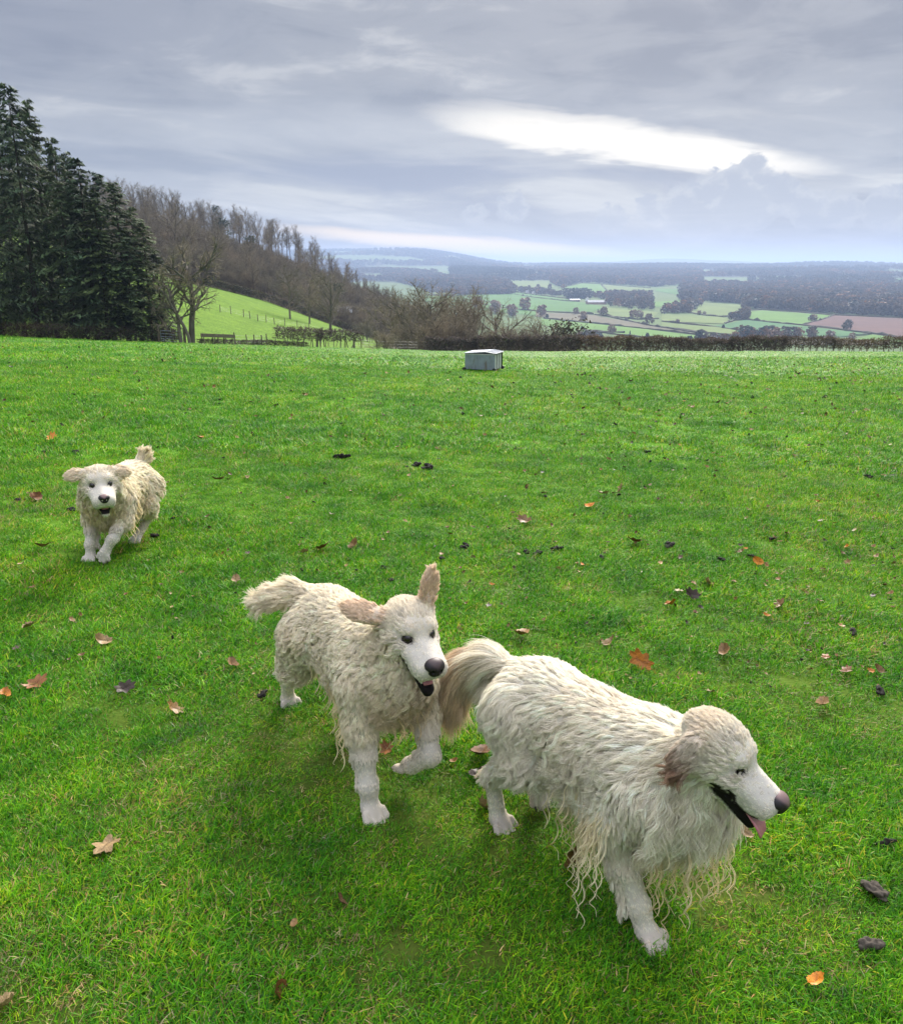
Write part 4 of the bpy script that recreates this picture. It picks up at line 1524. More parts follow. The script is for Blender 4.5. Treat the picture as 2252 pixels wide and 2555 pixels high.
def build_turf():
    coll = bpy.data.collections.new('turf_tufts')
    kinds = []
    for i in range(5):
        kinds.append(('a_fine_tuft', tuft_mesh('fine_tuft', 50, 0.052, 0.018, 0.042, 0.0026, 0.72, 0.05)))
    for i in range(3):
        kinds.append(('b_long_tuft', tuft_mesh('long_tuft', 30, 0.042, 0.026, 0.054, 0.0028, 0.78, 0.04)))
    for i in range(2):
        kinds.append(('c_dry_tuft', tuft_mesh('dry_tuft', 40, 0.055, 0.018, 0.045, 0.0025, 0.85, 0.55)))
    for k, (nm, me) in enumerate(kinds):
        o = bpy.data.objects.new('%s_%02d' % (nm[0], k), me)
        coll.objects.link(o)
    P, RT, SC, ID = [], [], [], []

    def zone(r0, r1, dens, s0, s1, zf, half=40.0):
        a = 2 * math.radians(half) / 2
        n = int(a * (r1 * r1 - r0 * r0) * dens)
        r = np.sqrt(grng.uniform(r0 * r0, r1 * r1, n))
        t = grng.uniform(-math.radians(half), math.radians(half), n)
        x, y = r * np.sin(t), r * np.cos(t) - 0.15
        ok = y < field_edge(x) - 0.3
        x, y = x[ok], y[ok]
        q = np.stack([x, y, 0 * x], 1)
        lush = wobble(q, 0.42, 21) * 0.55 + wobble(q, 0.16, 22) * 0.45 + wobble(q, 1.6, 23) * 0.35
        keep = grng.random(len(x)) < np.clip(0.85 + 0.35 * lush, 0.55, 1.0)
        x, y, lush = x[keep], y[keep], lush[keep]
        n = len(x)
        dry = wobble(np.stack([x, y, 0 * x], 1), 0.33, 31) * 0.6 + wobble(np.stack([x, y, 0 * x], 1), 1.1, 32) * 0.7
        u = grng.random(n)
        pd = np.clip(0.06 + 0.20 * (dry - 0.2), 0.02, 0.5) * (0.55 + 0.45 * (r1 < 9)) + 0.26 * sstep(2.4, 1.3, y) * sstep(0.3, -0.8, x)
        pl = np.clip(0.16 + 0.28 * lush, 0.02, 0.55)
        k = np.where(u < pd, 8 + grng.integers(0, 2, n), np.where(u < pd + pl, 5 + grng.integers(0, 3, n), grng.integers(0, 5, n)))
        s = grng.uniform(s0, s1, n) * np.clip(1 + 0.22 * lush, 0.6, 1.5)
        P.append(np.stack([x, y, H(x, y)], 1))
        RT.append(np.stack([grng.normal(0, 0.10, n), grng.normal(0, 0.10, n), grng.uniform(0, 6.28, n)], 1))
        SC.append(np.stack([s, s, s * zf * grng.uniform(0.7, 1.25, n)], 1))
        ID.append(k)
    zone(0.4, 3.2, 1750, 0.75, 1.15, 0.70)
    zone(3.2, 7.5, 1000, 0.95, 1.5, 0.66)
    zone(7.5, 16, 330, 1.5, 2.4, 0.62)
    zone(16, 36, 85, 2.6, 4.2, 0.42)
    zone(36, 108, 12.0, 5.0, 8.0, 0.27)
    scatter_object('grass', np.concatenate(P), np.concatenate(RT), np.concatenate(SC), np.concatenate(ID), coll)
    print('TUFTS', sum(map(len, P)))


build_turf()

# ================================================================== dogs
rng = np.random.default_rng(11)
(TORSO, CHEST, SKULL, MUZZLE, JAW, LIP, EAR, UFORE, LFORE, THIGH, SHANK, PAW, TAIL) = range(13)


def rot(yaw=0, pitch=0, roll=0):
    """columns: forward, left, up; pitch > 0 looks up (degrees)"""
    y, p, r = R(yaw), R(-pitch), R(roll)
    Rz = np.array([[math.cos(y), -math.sin(y), 0], [math.sin(y), math.cos(y), 0], [0, 0, 1]])
    Ry = np.array([[math.cos(p), 0, math.sin(p)], [0, 1, 0], [-math.sin(p), 0, math.cos(p)]])
    Rx = np.array([[1, 0, 0], [0, math.cos(r), -math.sin(r)], [0, math.sin(r), math.cos(r)]])
    return Rz @ Ry @ Rx


def attr_mat(name, rough=0.75, spec=0.15, sss=0.0):
    m, g, b = new_mat(name)
    a = g.node('ShaderNodeAttribute', attribute_name='col')
    g.l.new(a.outputs['Color'], b.inputs['Base Color'])
    b.inputs['Roughness'].default_value = rough
    b.inputs['Specular IOR Level'].default_value = spec
    return m


M_SKIN = attr_mat('dog_skin', 0.8, 0.1)
M_NOSE = attr_mat('dog_nose', 0.5, 0.32)
M_EYE = simple_mat('dog_eye', (0.012, 0.007, 0.005), 0.08, 0.6)
M_TONGUE = simple_mat('dog_tongue', (0.50, 0.19, 0.21), 0.38, 0.4, noise=0.15, nscale=60, bump=0.15)
M_TOOTH = simple_mat('dog_tooth', (0.78, 0.74, 0.62), 0.35, 0.4)
M_CLAW = simple_mat('dog_claw', (0.055, 0.045, 0.04), 0.4, 0.4)
M_COLLAR = simple_mat('dog_collar', (0.03, 0.02, 0.018), 0.6, 0.3)


def fur_mat():
    m = bpy.data.materials.new('dog_fur')
    m.use_nodes = True
    g = G(m.node_tree)
    b = g.n['Principled BSDF']
    a = g.node('ShaderNodeAttribute', attribute_name='col')
    g.l.new(a.outputs['Color'], b.inputs['Base Color'])
    b.inputs['Roughness'].default_value = 0.6
    b.inputs['Specular IOR Level'].default_value = 0.18
    tr = g.node('ShaderNodeBsdfTranslucent')
    g.l.new(a.outputs['Color'], tr.inputs[0])
    mx = g.node('ShaderNodeMixShader')
    mx.inputs[0].default_value = 0.32
    g.l.new(b.outputs[0], mx.inputs[1])
    g.l.new(tr.outputs[0], mx.inputs[2])
    g.l.new(mx.outputs[0], g.n['Material Output'].inputs[0])
    return m


M_FUR = fur_mat()


def make_curves(name, groups, mat, parent):
    """groups: list of (points (n,k,3), radius (n,k), colour (n,3)) -> one Curves object"""
    cd = bpy.data.hair_curves.new(name)
    sizes = np.concatenate([np.full(len(p), p.shape[1], np.int32) for p, r, c in groups])
    cd.add_curves(sizes.tolist())
    pos = np.concatenate([p.reshape(-1, 3) for p, r, c in groups]).astype(np.float32)
    rad = np.concatenate([r.reshape(-1) for p, r, c in groups]).astype(np.float32)
    cd.attributes['position'].data.foreach_set('vector', pos.ravel())
    ra = cd.attributes.get('radius') or cd.attributes.new('radius', 'FLOAT', 'POINT')
    ra.data.foreach_set('value', rad)
    col = np.ones((len(sizes), 4), np.float32)
    col[:, :3] = np.concatenate([c for p, r, c in groups])
    ca = cd.attributes.new('col', 'FLOAT_COLOR', 'CURVE')
    ca.data.foreach_set('color', col.ravel())
    cd.materials.append(mat)
    o = bpy.data.objects.new(name, cd)
    COL.objects.link(o)
    o.parent = parent
    return o


def loft(rings):
    """rings: list of (n,3) arrays -> closed mesh"""
    n = len(rings[0])
    v = np.concatenate(rings)
    f = []
    for i in range(len(rings) - 1):
        for k in range(n):
            k2 = (k + 1) % n
            f.append((i * n + k, i * n + k2, (i + 1) * n + k2, (i + 1) * n + k))
    f.append(tuple(range(n))[::-1])
    f.append(tuple((len(rings) - 1) * n + k for k in range(n)))
    return v, f


def build_dog(P):
    root = empty('dog', P['loc'], R(P['heading']))
    root.scale = (P['scale'],) * 3
    tag(root, P['label'], 'dog', 'golden retrievers running over the meadow')
    h = P['grid']
    fd = Field(P['lo'], P['hi'], h)
    J = P['J']
    mirror = {'R': -1, 'L': 1}
    # trunk
    for c, r, M in P['trunk']:
        fd.ell(c, r, TORSO, 0.07, M)
    for (p, r0, q, r1) in P['neck']:
        fd.limb(p, r0, q, r1, CHEST, 0.07)
    # legs
    claws = []
    for sd in 'RL':
        s = mirror[sd]
        sh, el, ca, pw, toe = (np.array(J['f' + sd][i], float) for i in range(5))
        fd.limb(sh, 0.068, el, 0.05, UFORE, 0.05)
        fd.limb(el, 0.041, el * 0.45 + ca * 0.55, 0.029, LFORE, 0.03)
        fd.limb(el * 0.45 + ca * 0.55, 0.029, ca, 0.0275, LFORE, 0.02)
        fd.limb(ca, 0.0275, pw, 0.026, LFORE, 0.02)
        hp, st, hk, mt, ht = (np.array(J['h' + sd][i], float) for i in range(5))
        fd.limb(hp, 0.082, st, 0.054, THIGH, 0.05)
        fd.limb(st, 0.046, hk, 0.023, SHANK, 0.03)
        fd.limb(hk, 0.024, mt, 0.024, SHANK, 0.02)
        for (wr, pw_, toe_, flat) in ((ca, pw, toe, J['f' + sd][5]), (hk, mt, ht, J['h' + sd][5])):
            f = nrm(toe_ - pw_)
            upv = np.array(flat, float)
            upv = nrm(upv - f * (upv @ f))
            lf = np.cross(upv, f)
            M = np.stack([f, lf, upv], 1)
            fd.ell(pw_ * 0.6 + toe_ * 0.4, (0.034, 0.030, 0.022), PAW, 0.018, M)
            for j, (a, fw) in enumerate(((-0.0325, 0.003), (-0.0112, 0.020), (0.0112, 0.020), (0.0325, 0.003))):
                tp = toe_ + lf * a + f * fw
                fd.limb(pw_ * 0.4 + toe_ * 0.6 + lf * a * 0.85 + upv * 0.007, 0.0115, tp - upv * 0.004, 0.0122, PAW, 0.003)
                claws.append((tp + f * 0.010 - upv * 0.004, f, upv))
    # tail
    T = [np.array(t, float) for t in P['tail']]
    for i in range(len(T) - 1):
        fd.limb(T[i], 0.030 - 0.005 * i, T[i + 1], 0.025 - 0.005 * i, TAIL, 0.03)
    # head
    hs = P['hscale']
    HO, HM = np.array(P['head'], float), rot(*P['hrot'])
    hp_ = lambda p: HO + hs * (HM @ np.array(p, float))
    hell = lambda c, r, gid, k=0.02, M=None: fd.ell(hp_(c), np.array(r) * hs, gid, k, HM if M is None else HM @ M)
    hlimb = lambda p, r0, q, r1, gid, k=0.02: fd.limb(hp_(p), r0 * hs, hp_(q), r1 * hs, gid, k)
    hell((-0.058, 0, 0.002), (0.082, 0.062, 0.051), SKULL, 0.03)
    for s in (-1, 1):
        hell((-0.012, s * 0.027, P.get('brow', 0.0225)), (0.025, 0.021, 0.0160), SKULL, 0.014)
        hell((0.004, s * 0.031, -0.0155), (0.020, 0.012, 0.008), SKULL, 0.010)
        hell((-0.052, s * 0.036, -0.032), (0.050, 0.032, 0.038), SKULL, 0.03)
        hlimb((0.010, s * 0.025, -0.030), 0.029, (0.090, s * 0.0190, -0.038), 0.0265, MUZZLE, 0.018)
        hell((0.064, s * 0.028, -0.053), (0.046, 0.0155, 0.024), MUZZLE, 0.010)
    hlimb((-0.008, 0, -0.011), 0.026, (0.100, 0, -0.021), 0.0205, MUZZLE, 0.018)
    hell((0.098, 0, -0.037), (0.019, 0.025, 0.026), MUZZLE, 0.012)
    # lower jaw, swung open about its hinge
    hinge = np.array([-0.052, 0, -0.050])
    th = R(P['jaw'])
    JM = np.array([[math.cos(th), 0, math.sin(th)], [0, 1, 0], [-math.sin(th), 0, math.cos(th)]])
    jp = lambda p: hinge + JM @ np.array(p, float)
    hlimb(jp((0.0, 0, -0.024)), 0.036, jp((0.06, 0, -0.022)), 0.024, JAW, 0.02)
    hlimb(jp((0.06, 0, -0.022)), 0.024, jp((0.156, 0, -0.016)), 0.0150, JAW, 0.012)
    for s in (-1, 1):
        hlimb(jp((0.018, s * 0.030, -0.006)), 0.010, jp((0.085, s * 0.021, -0.008)), 0.0085, LIP, 0.008)
        hlimb(jp((0.085, s * 0.021, -0.008)), 0.0085, jp((0.158, s * 0.009, -0.006)), 0.0075, LIP, 0.006)
        hlimb(np.array([-0.018, s * 0.036, -0.060]), 0.012, np.array([0.012, s * 0.033, -0.062]), 0.008, LIP, 0.010)
    # eye sockets
    EC = [np.array([0.0055, s * 0.0305, 0.001]) for s in (-1, 1)]
    for e in EC:
        fd.carve(hp_(e + np.array([0.006, np.sign(e[1]) * 0.004, 0])), (0.0105 * hs,) * 3, 0.006)
    # ears
    for er in P['ears']:
        b, t, nv, wid = (np.array(q, float) if i < 3 else q for i, q in enumerate(er))
        ax = nrm(t - b)
        nv = nrm(nv - ax * (nv @ ax))
        M = np.stack([ax, np.cross(nv, ax), nv], 1)
        L = np.linalg.norm(t - b)
        fd.ell(hp_(b * 0.45 + t * 0.55), np.array((L * 0.56, wid, 0.0115)) * hs, EAR, 0.012, HM @ M)
        fd.limb(hp_(b), 0.018 * hs, hp_(b * 0.7 + t * 0.3), 0.015 * hs, EAR, 0.02)
    V, F, gid = fd.mesh()
    N = fd.grad(V)

    # ---------------- head-space coordinates of every vertex
    Q = ((V - HO) @ HM) / hs
    QJ = (Q - hinge) @ JM
    headish = np.isin(gid, (SKULL, MUZZLE, JAW, LIP, EAR))
    eyed = np.min([np.sqrt(((Q - e) * np.array([0.75, 0.9, 1.15])) @ ((Q - e) * np.array([0.75, 0.9, 1.15])).T.diagonal() if False else (((Q - e) * np.array([0.75, 0.9, 1.15])) ** 2).sum(1)) for e in EC], 0)
    eyed2 = np.min([np.sqrt((((Q - e - np.array([-0.012, np.sign(e[1]) * 0.004, -0.001])) * np.array([0.62, 0.9, 1.9])) ** 2).sum(1)) for e in EC], 0)
    mouth = ((gid == JAW) | (gid == LIP)) & (QJ[:, 2] > P.get('lipz', -0.029)) & (QJ[:, 0] > 0.012)
    mouth |= (gid == LIP)
    roof = (gid == MUZZLE) & ((N @ HM)[:, 2] < -0.42) & (Q[:, 0] > -0.02) & (Q[:, 0] < 0.10)
    roof |= (gid == SKULL) & ((N @ HM)[:, 2] < -0.5) & (Q[:, 0] > -0.02) & (Q[:, 2] < -0.03)
    nose_near = np.sqrt((((Q - np.array([0.116, 0, -0.018])) * np.array([1, 0.9, 1])) ** 2).sum(1))
    mouthf = (mouth | roof).astype(float)
    tear = np.min([np.sqrt((((Q - e - np.array([0.011, -np.sign(e[1]) * 0.006, -0.005])) * np.array([0.9, 0.9, 1.5])) ** 2).sum(1)) for e in EC], 0)
    eyerim = ((eyed < P.get('rim', 0.0165)) | (eyed2 < P.get('corner', 0.0085)) | (tear < P.get('tear', 0.0))).astype(float)

    # ---------------- coat parameters per vertex
    nV = len(V)
    K = P['coat']
    ln = np.zeros(nV)          # length
    lift = np.full(nV, 0.25)
    grav = np.full(nV, 0.25)
    wav = np.zeros(nV)
    dens = np.full(nV, 7000.0)
    lockr = np.full(nV, 0.011)
    flow = np.zeros((nV, 3))
    col = np.tile(np.array(K['base']), (nV, 1))

    def setp(mask, l, li, gr, wv, de, lr, fl):
        ln[mask], lift[mask], grav[mask], wav[mask], dens[mask], lockr[mask] = l, li, gr, wv, de, lr
        flow[mask] = fl if np.ndim(fl) == 1 else fl[mask]
    zt = P['trunk'][0][0][2]
    low = sstep(zt + 0.04, zt - 0.10, V[:, 2])
    setp(gid == TORSO, K['body'], 0.15, 0.28, K['wave'], 6200, 0.010, nrm(np.stack([-1.0 + 0.55 * low, 0 * low, -0.15 - 0.9 * (1 - np.abs(N[:, 2]))], 1)))
    t_ = gid == TORSO
    topf = t_ * sstep(0.35, 0.85, N[:, 2])
    ln -= topf * 0.38 * K['body']
    lift[t_] = 0.10
    bel = sstep(zt + 0.02, zt - 0.09, V[:, 2]) * t_
    ln += bel * (K['belly'] - K['body'])
    setp(gid == CHEST, K['chest'], 0.15, 0.45, K['wave'], 4600, 0.0105, np.array([-0.35, 0, -1.0]))
    c_ = (gid == CHEST)
    ctop = c_ * sstep(0.1, 0.6, N[:, 2])
    ln = np.where(ctop > 0.5, K['body'] * 0.9, ln)
    flow[(ctop > 0.5)] = (-1, 0, -0.3)
    setp(gid == SKULL, 0.0120, 0.11, 0.05, 0.15, 38000, 0.0050, HM @ np.array([-1.0, 0, -0.25]))
    fr_s = gid == SKULL
    ln[fr_s] = (0.0085 + 0.013 * sstep(0.015, -0.09, Q[:, 0]))[fr_s]
    back = (gid == SKULL) & (Q[:, 0] < -0.075)
    ln[back] = 0.018
    ln[(gid == SKULL) & (Q[:, 2] < -0.03) & (Q[:, 0] < -0.06)] = 0.024
    setp(gid == MUZZLE, 0.0080, 0.07, 0.0, 0.0, 70000, 0.0042, HM @ np.array([-1.0, 0, -0.35]))
    mz = gid == MUZZLE
    ln[mz] = (0.0062 + 0.0105 * sstep(0.065, -0.02, Q[:, 0]))[mz]
    setp(gid == JAW, 0.008, 0.12, 0.05, 0.0, 40000, 0.0045, HM @ np.array([-1.0, 0, -0.4]))
    setp(gid == LIP, 0.0, 0.1, 0, 0, 100, 0.004, HM @ np.array([-1.0, 0, 0]))
    # ears: hair runs towards the tip
    for er in P['ears']:
        b, t = HM @ np.array(er[0], float), HM @ np.array(er[1], float)
        b0 = np.array(er[0], float)
        sidev = np.array(er[0][1])
        m_ = (gid == EAR) & (Q[:, 1] * sidev > 0)
        along = np.clip(((Q - b0) @ nrm(np.array(er[1], float) - b0)) / np.linalg.norm(np.array(er[1], float) - b0), 0, 1)
        setp(m_, K['ear'], 0.06, K['eargrav'], K.get('earwave', 0.15), 32000, 0.0060, nrm(t - b))
        ln[m_] = (K['ear'] * (0.45 + 0.75 * along ** 2))[m_]
    dn = np.array([0, 0, -1.0])
    for sd in 'RL':
        s = mirror[sd]
        near = V[:, 1] * s > 0
        el, ca = np.array(J['f' + sd][1], float), np.array(J['f' + sd][2], float)
        ax = nrm(ca - el)
        m_ = (gid == LFORE) & near
        setp(m_, 0.0095, 0.07, 0.05, 0.0, 42000, 0.0046, ax)
        tl = np.clip((V[:, 2] - ca[2]) / max(el[2] - ca[2], 0.02), 0, 1.2)
        ln[m_] += (0.024 * sstep(0.40, 1.05, tl))[m_]
        grav[m_] = 0.2
        rear = m_ & (N @ np.cross(np.array([0, 1, 0]), ax) * 0 + N[:, 0] < -0.45) & (V[:, 2] > ca[2] - 0.01)
        ln[rear] = K['feather']
        wav[rear] = K['wave']
        lift[rear] = 0.35
        m_ = (gid == UFORE) & near
        setp(m_, K['body'] * 0.5, 0.15, 0.3, K['wave'] * 0.7, 10000, 0.008, nrm(ax + dn * 0.4))
        st, hk = np.array(J['h' + sd][1], float), np.array(J['h' + sd][2], float)
        m_ = (gid == THIGH) & near
        setp(m_, K['body'] * 0.95, 0.22, 0.35, K['wave'], 7500, 0.010, np.array([-0.4, 0, -1]))
        m_ = (gid == SHANK) & near
        ax2 = nrm(hk - st)
        setp(m_, 0.0095, 0.07, 0.05, 0.0, 42000, 0.0046, np.array([-0.15, 0, -1]))
        up_ = m_ & (V[:, 2] > hk[2] + 0.02)
        ln[up_] = K['feather'] * 0.5
        ln[up_ & (N[:, 0] < -0.3)] = K['feather'] * 0.9
        wav[up_] = K['wave']
        lift[up_] = 0.3
    setp(gid == PAW, 0.0042, 0.06, 0.0, 0.0, 40000, 0.004, np.array([0.5, 0, -0.6]))
    tdir = np.zeros((nV, 3))
    seg = np.argmin([np.linalg.norm(V - (T[i] + T[i + 1]) / 2, axis=1) for i in range(len(T) - 1)], 0)
    for i in range(len(T) - 1):
        tdir[seg == i] = nrm(T[i + 1] - T[i])
    setp(gid == TAIL, K['tail'], 0.12, K['tailgrav'], K['wave'] * 0.35, 22000, 0.010, nrm(tdir + np.array(P['tailfall']) * sstep(0.3, -0.3, N[:, 2])[:, None]))
    wav *= 1 - P.get('flat', 0.6) * sstep(0.15, 0.80, N[:, 2])
    # ---------------- coat colours
    for (mask_f, c, amt) in P['tints']:
        w = np.clip(mask_f(V, N, Q, gid), 0, 1)[:, None] * amt
        col = col * (1 - w) + np.array(c) * w

    strayw = ((gid == TORSO) & (V[:, 2] < zt - 0.045)).astype(float) * sstep(-0.20, -0.05, V[:, 0]) + 1.0 * ((gid == CHEST) & (V[:, 2] < 0.38)) + 0.9 * ((gid == UFORE) & (N[:, 0] < 0.1) & (V[:, 2] < 0.36))
    # smooth parameters over the surface
    E = np.concatenate([F[:, [0, 1]], F[:, [1, 2]], F[:, [2, 3]], F[:, [3, 0]]])
    E = np.concatenate([E, E[:, ::-1]])
    deg = np.bincount(E[:, 0], minlength=nV).astype(float)

    def lap(a, it):
        for _ in range(it):
            if a.ndim == 1:
                a = 0.4 * a + 0.6 * np.bincount(E[:, 0], a[E[:, 1]], nV) / deg
            else:
                a = np.stack([0.4 * a[:, k] + 0.6 * np.bincount(E[:, 0], a[E[:, 1], k], nV) / deg for k in range(a.shape[1])], 1)
        return a
    it = int(round(0.035 / h))
    flow = lap(flow, it)
    col = lap(col, it)
    face = np.isin(gid, (MUZZLE, JAW, LIP, PAW))
    sm = lambda a: np.where(face, lap(a, 2), lap(a, it))
    ln, lift, grav, wav = sm(ln), sm(lift), sm(grav), sm(wav)
    lockr = lap(lockr, it // 2)
    dens = lap(dens, it // 2)
    bare = np.clip(lap(mouthf, 1) * 1.6 + eyerim * 1.2 + (nose_near < 0.023) * 1.0, 0, 1)
    bare[np.abs(ln) < 0.002] = 1
    dens = dens * (bare < 0.35)
    skin = col * 0.62  # skin darkened in colour to deepen the shade between locks
    dark = np.array((0.014, 0.011, 0.011))
    wv_ = np.clip(lap(np.maximum(mouthf, eyerim), 1) * 1.5 - 0.25, 0, 1)[:, None]
    skin = skin * (1 - wv_) + dark * wv_
    body_me = np_mesh('body', V, F, M_SKIN, True, skin)
    body = link('body', body_me, root)

    # ---------------- locks of hair
    tri = np.concatenate([F[:, [0, 1, 2]], F[:, [0, 2, 3]]])
    A = 0.5 * np.linalg.norm(np.cross(V[tri[:, 1]] - V[tri[:, 0]], V[tri[:, 2]] - V[tri[:, 0]]), axis=1)
    wt = A * dens[tri].mean(1)
    nL = int(wt.sum() * P['lod'])
    pick = rng.choice(len(tri), nL, p=wt / wt.sum())
    b1, b2 = rng.random(nL), rng.random(nL)
    fl_ = b1 + b2 > 1
    b1[fl_], b2[fl_] = 1 - b1[fl_], 1 - b2[fl_]
    W = np.stack([1 - b1 - b2, b1, b2], 1)
    tv = tri[pick]
    I = lambda a: (a[tv] * W).sum(1) if a.ndim == 1 else (a[tv] * W[:, :, None]).sum(1)
    p0, n0 = I(V), nrm(I(N))
    L = I(ln) * rng.uniform(0.72, 1.25, nL)
    li, gv, wvv, lr = I(lift), I(grav), I(wav), I(lockr)
    fl0 = I(flow)
    ch = I(np.clip(bare, 0, 1))
    lc = I(col)
    g0 = gid[tv[:, 0]]
    L *= (1 - 0.7 * np.clip(ch * 2, 0, 1))
    tan = nrm(fl0 - n0 * (fl0 * n0).sum(1)[:, None])
    w1 = wobble(p0, 0.075, 1)
    w2 = wobble(p0, 0.050, 2)
    sidev = np.cross(n0, tan)
    tan = nrm(tan + sidev * (w1 * 0.55 * np.clip(wvv, 0, 1))[:, None] + rng.normal(0, 1, (nL, 3)) * 0.09)
    ph0 = 3.2 * w2 + 5.0 * wobble(p0, 0.11, 3)
    groups = []
    for lo_, hi_, npt, cnt in ((0, 0.013, 4, P['strands'][0]), (0.013, 0.03, 5, P['strands'][1]), (0.03, 9, 9, P['strands'][2])):
        m_ = (L >= lo_) & (L < hi_)
        n = int(m_.sum())
        if not n:
            continue
        p, nn, t, l_ = p0[m_], n0[m_], tan[m_], L[m_]
        lif, gr, wv, lrr = li[m_][:, None], gv[m_][:, None], wvv[m_], lr[m_]
        d = nrm(t * (1 - lif) + nn * lif)
        step = (l_ / (npt - 1))[:, None]
        path = np.empty((n, npt, 3))
        path[:, 0] = p
        cur = p.copy()
        for i in range(1, npt):
            cur = cur + d * step
            if hi_ > 0.013:
                sd_ = fd.sample(cur)
                off = 0.002 + 0.005 * i / (npt - 1)
                push = np.clip(off - sd_, 0, 0.05)[:, None]
                if (push > 0).any():
                    gq = fd.grad(cur)
                    cur = cur + gq * push
                    d = nrm(d + gq * np.where(push > 0, 0.25, 0))
            path[:, i] = cur
            d = nrm(d + dn * gr * 0.55 + t * 0.10)
        # waves run along the lock, bigger towards its end
        tt = np.linspace(0, 1, npt)[None, :]
        if hi_ > 0.013:
            side = nrm(np.cross(path[:, 1] - path[:, 0], nn))
            ph = (ph0[m_] + rng.normal(0, 0.55, n))[:, None]
            fr = (l_ / P['wavelen'])[:, None] * rng.uniform(0.75, 1.3, n)[:, None]
            amp = (wv * np.minimum(0.011, l_ * 0.13))[:, None] * np.clip(tt * 2.2, 0, 1)
            path += side[:, None] * (amp * np.sin(ph + 6.28 * fr * tt))[..., None]
            path += nn[:, None] * (0.30 * amp * (1 + np.cos(ph + 6.28 * fr * tt)))[..., None]
        # strands gathered round each lock
        k = cnt
        a1 = rng.uniform(0, 6.28, (n, k))
        rr = np.sqrt(rng.random((n, k))) * lrr[:, None]
        u = nrm(np.cross(nn, t))
        off = (np.cos(a1) * rr)[..., None] * t[:, None] + (np.sin(a1) * rr)[..., None] * u[:, None]
        q0 = (p[:, None] + off).reshape(-1, 3)
        q0 = q0 - fd.grad(q0) * np.clip(fd.sample(q0) + 0.001, -0.02, 0.02)[:, None]
        off = q0.reshape(n, k, 3) - p[:, None]
        clump = P['clump'] if hi_ > 0.03 else 0.5 if hi_ > 0.013 else 0.2
        fall = 1 - clump * tt ** 0.8
        ls = rng.uniform(0.78, 1.08, (n, k))
        # shorten a strand by sampling its lock path only part of the way
        s_ = tt[:, None] * ls[..., None] * np.ones((n, k, 1))
        fi = np.clip(s_ * (npt - 1), 0, npt - 1.001)
        i0 = fi.astype(int)
        fr_ = (fi - i0)[..., None]
        rowi = np.arange(n)[:, None, None]
        base = path[rowi, i0] * (1 - fr_) + path[rowi, i0 + 1] * fr_
        pts = base + off[:, :, None] * fall[:, None, :, None]
        pts += rng.normal(0, 1, (n, k, 1, 3)) * (0.05 * l_)[:, None, None, None] * tt[:, None, :, None]
        pts = pts.reshape(n * k, npt, 3)
        rb = P['hair_r'] * (0.75 if hi_ <= 0.013 else 0.85 if hi_ <= 0.03 else 1.0)
        rad = rb * (1 - 0.75 * np.linspace(0, 1, npt) ** 1.5)[None] * rng.uniform(0.7, 1.25, (n * k, 1))
        cc = np.repeat(lc[m_], k, 0) * np.repeat(np.clip(rng.normal(0.99, 0.12 if hi_ > 0.03 else 0.07 if hi_ > 0.013 else 0.065, (n, 1)), 0.70, 1.2), k, 0) * rng.normal(1.0, 0.05, (n * k, 1))
        groups.append((pts, rad, np.clip(cc, 0, 0.95)))
    # long stray curls hanging from belly, elbows and chest
    sel = np.flatnonzero(I(strayw) * rng.random(nL) > 0.66)
    if len(sel):
        n, npt, k = len(sel), 16, 5
        t_ = np.linspace(0, 1, npt)[None, :, None]
        l_ = rng.uniform(0.45, 1.0, (n, 1, 1)) ** 1.5 * 1.15 * K['stray']
        a = rng.uniform(0, 6.28, n)
        out = nrm(n0[sel] * np.array((1, 1, 0.1)) + rng.normal(0, 0.3, (n, 3)))
        path = p0[sel][:, None] + out[:, None] * l_ * 0.22 * np.sin(t_ * 2.0) + dn * l_ * (t_ ** 1.15) * 0.92
        ax = np.stack([np.cos(a), np.sin(a), 0 * a], 1)
        path = path + ax[:, None] * (0.012 * t_ * np.sin(6.28 * t_ * l_ / 0.075 + a[:, None, None])) + np.cross(ax, dn)[:, None] * (0.009 * t_ * np.cos(6.28 * t_ * l_ / 0.075 + a[:, None, None]))
        path[..., 2] = np.maximum(path[..., 2], 0.012)
        pts = path[:, None] + rng.normal(0, 0.0022, (n, k, 1, 3)) * (1.1 - t_)[:, None]
        pts = pts.reshape(n * k, npt, 3)
        rad = P['hair_r'] * (1 - 0.6 * np.linspace(0, 1, npt))[None] * np.ones((n * k, 1))
        groups.append((pts, rad, np.repeat(lc[sel] * np.array((0.98, 0.93, 0.78)), k, 0)))
    coat = make_curves('coat', groups, M_FUR, root)
    coat['kind'] = 'stuff'

    # ---------------- eyes, nose, tongue, teeth, claws
    us = [[math.sin(a) * math.cos(b), math.sin(a) * math.sin(b), math.cos(a)] for a in np.linspace(0, math.pi, 9) for b in np.linspace(0, 2 * math.pi, 12, endpoint=False)]
    sv = np.array(us)
    sf = [(i * 12 + k, i * 12 + (k + 1) % 12, (i + 1) * 12 + (k + 1) % 12, (i + 1) * 12 + k) for i in range(8) for k in range(12)]
    for e in EC:
        er = 0.0126 * hs * P.get('eye', 1.0)
        eo = mesh_obj('eye', [hp_(e) + er * (HM @ q) for q in sv], sf, M_EYE, root, True)
    nf = Field((-0.035, -0.035, -0.03), (0.035, 0.035, 0.03), 0.0016)
    nf.ell((0, 0, 0.002), (0.0165, 0.0200, 0.0140), 0, 0.006)
    nf.ell((0.0045, 0, -0.005), (0.012, 0.0145, 0.0130), 0, 0.006)
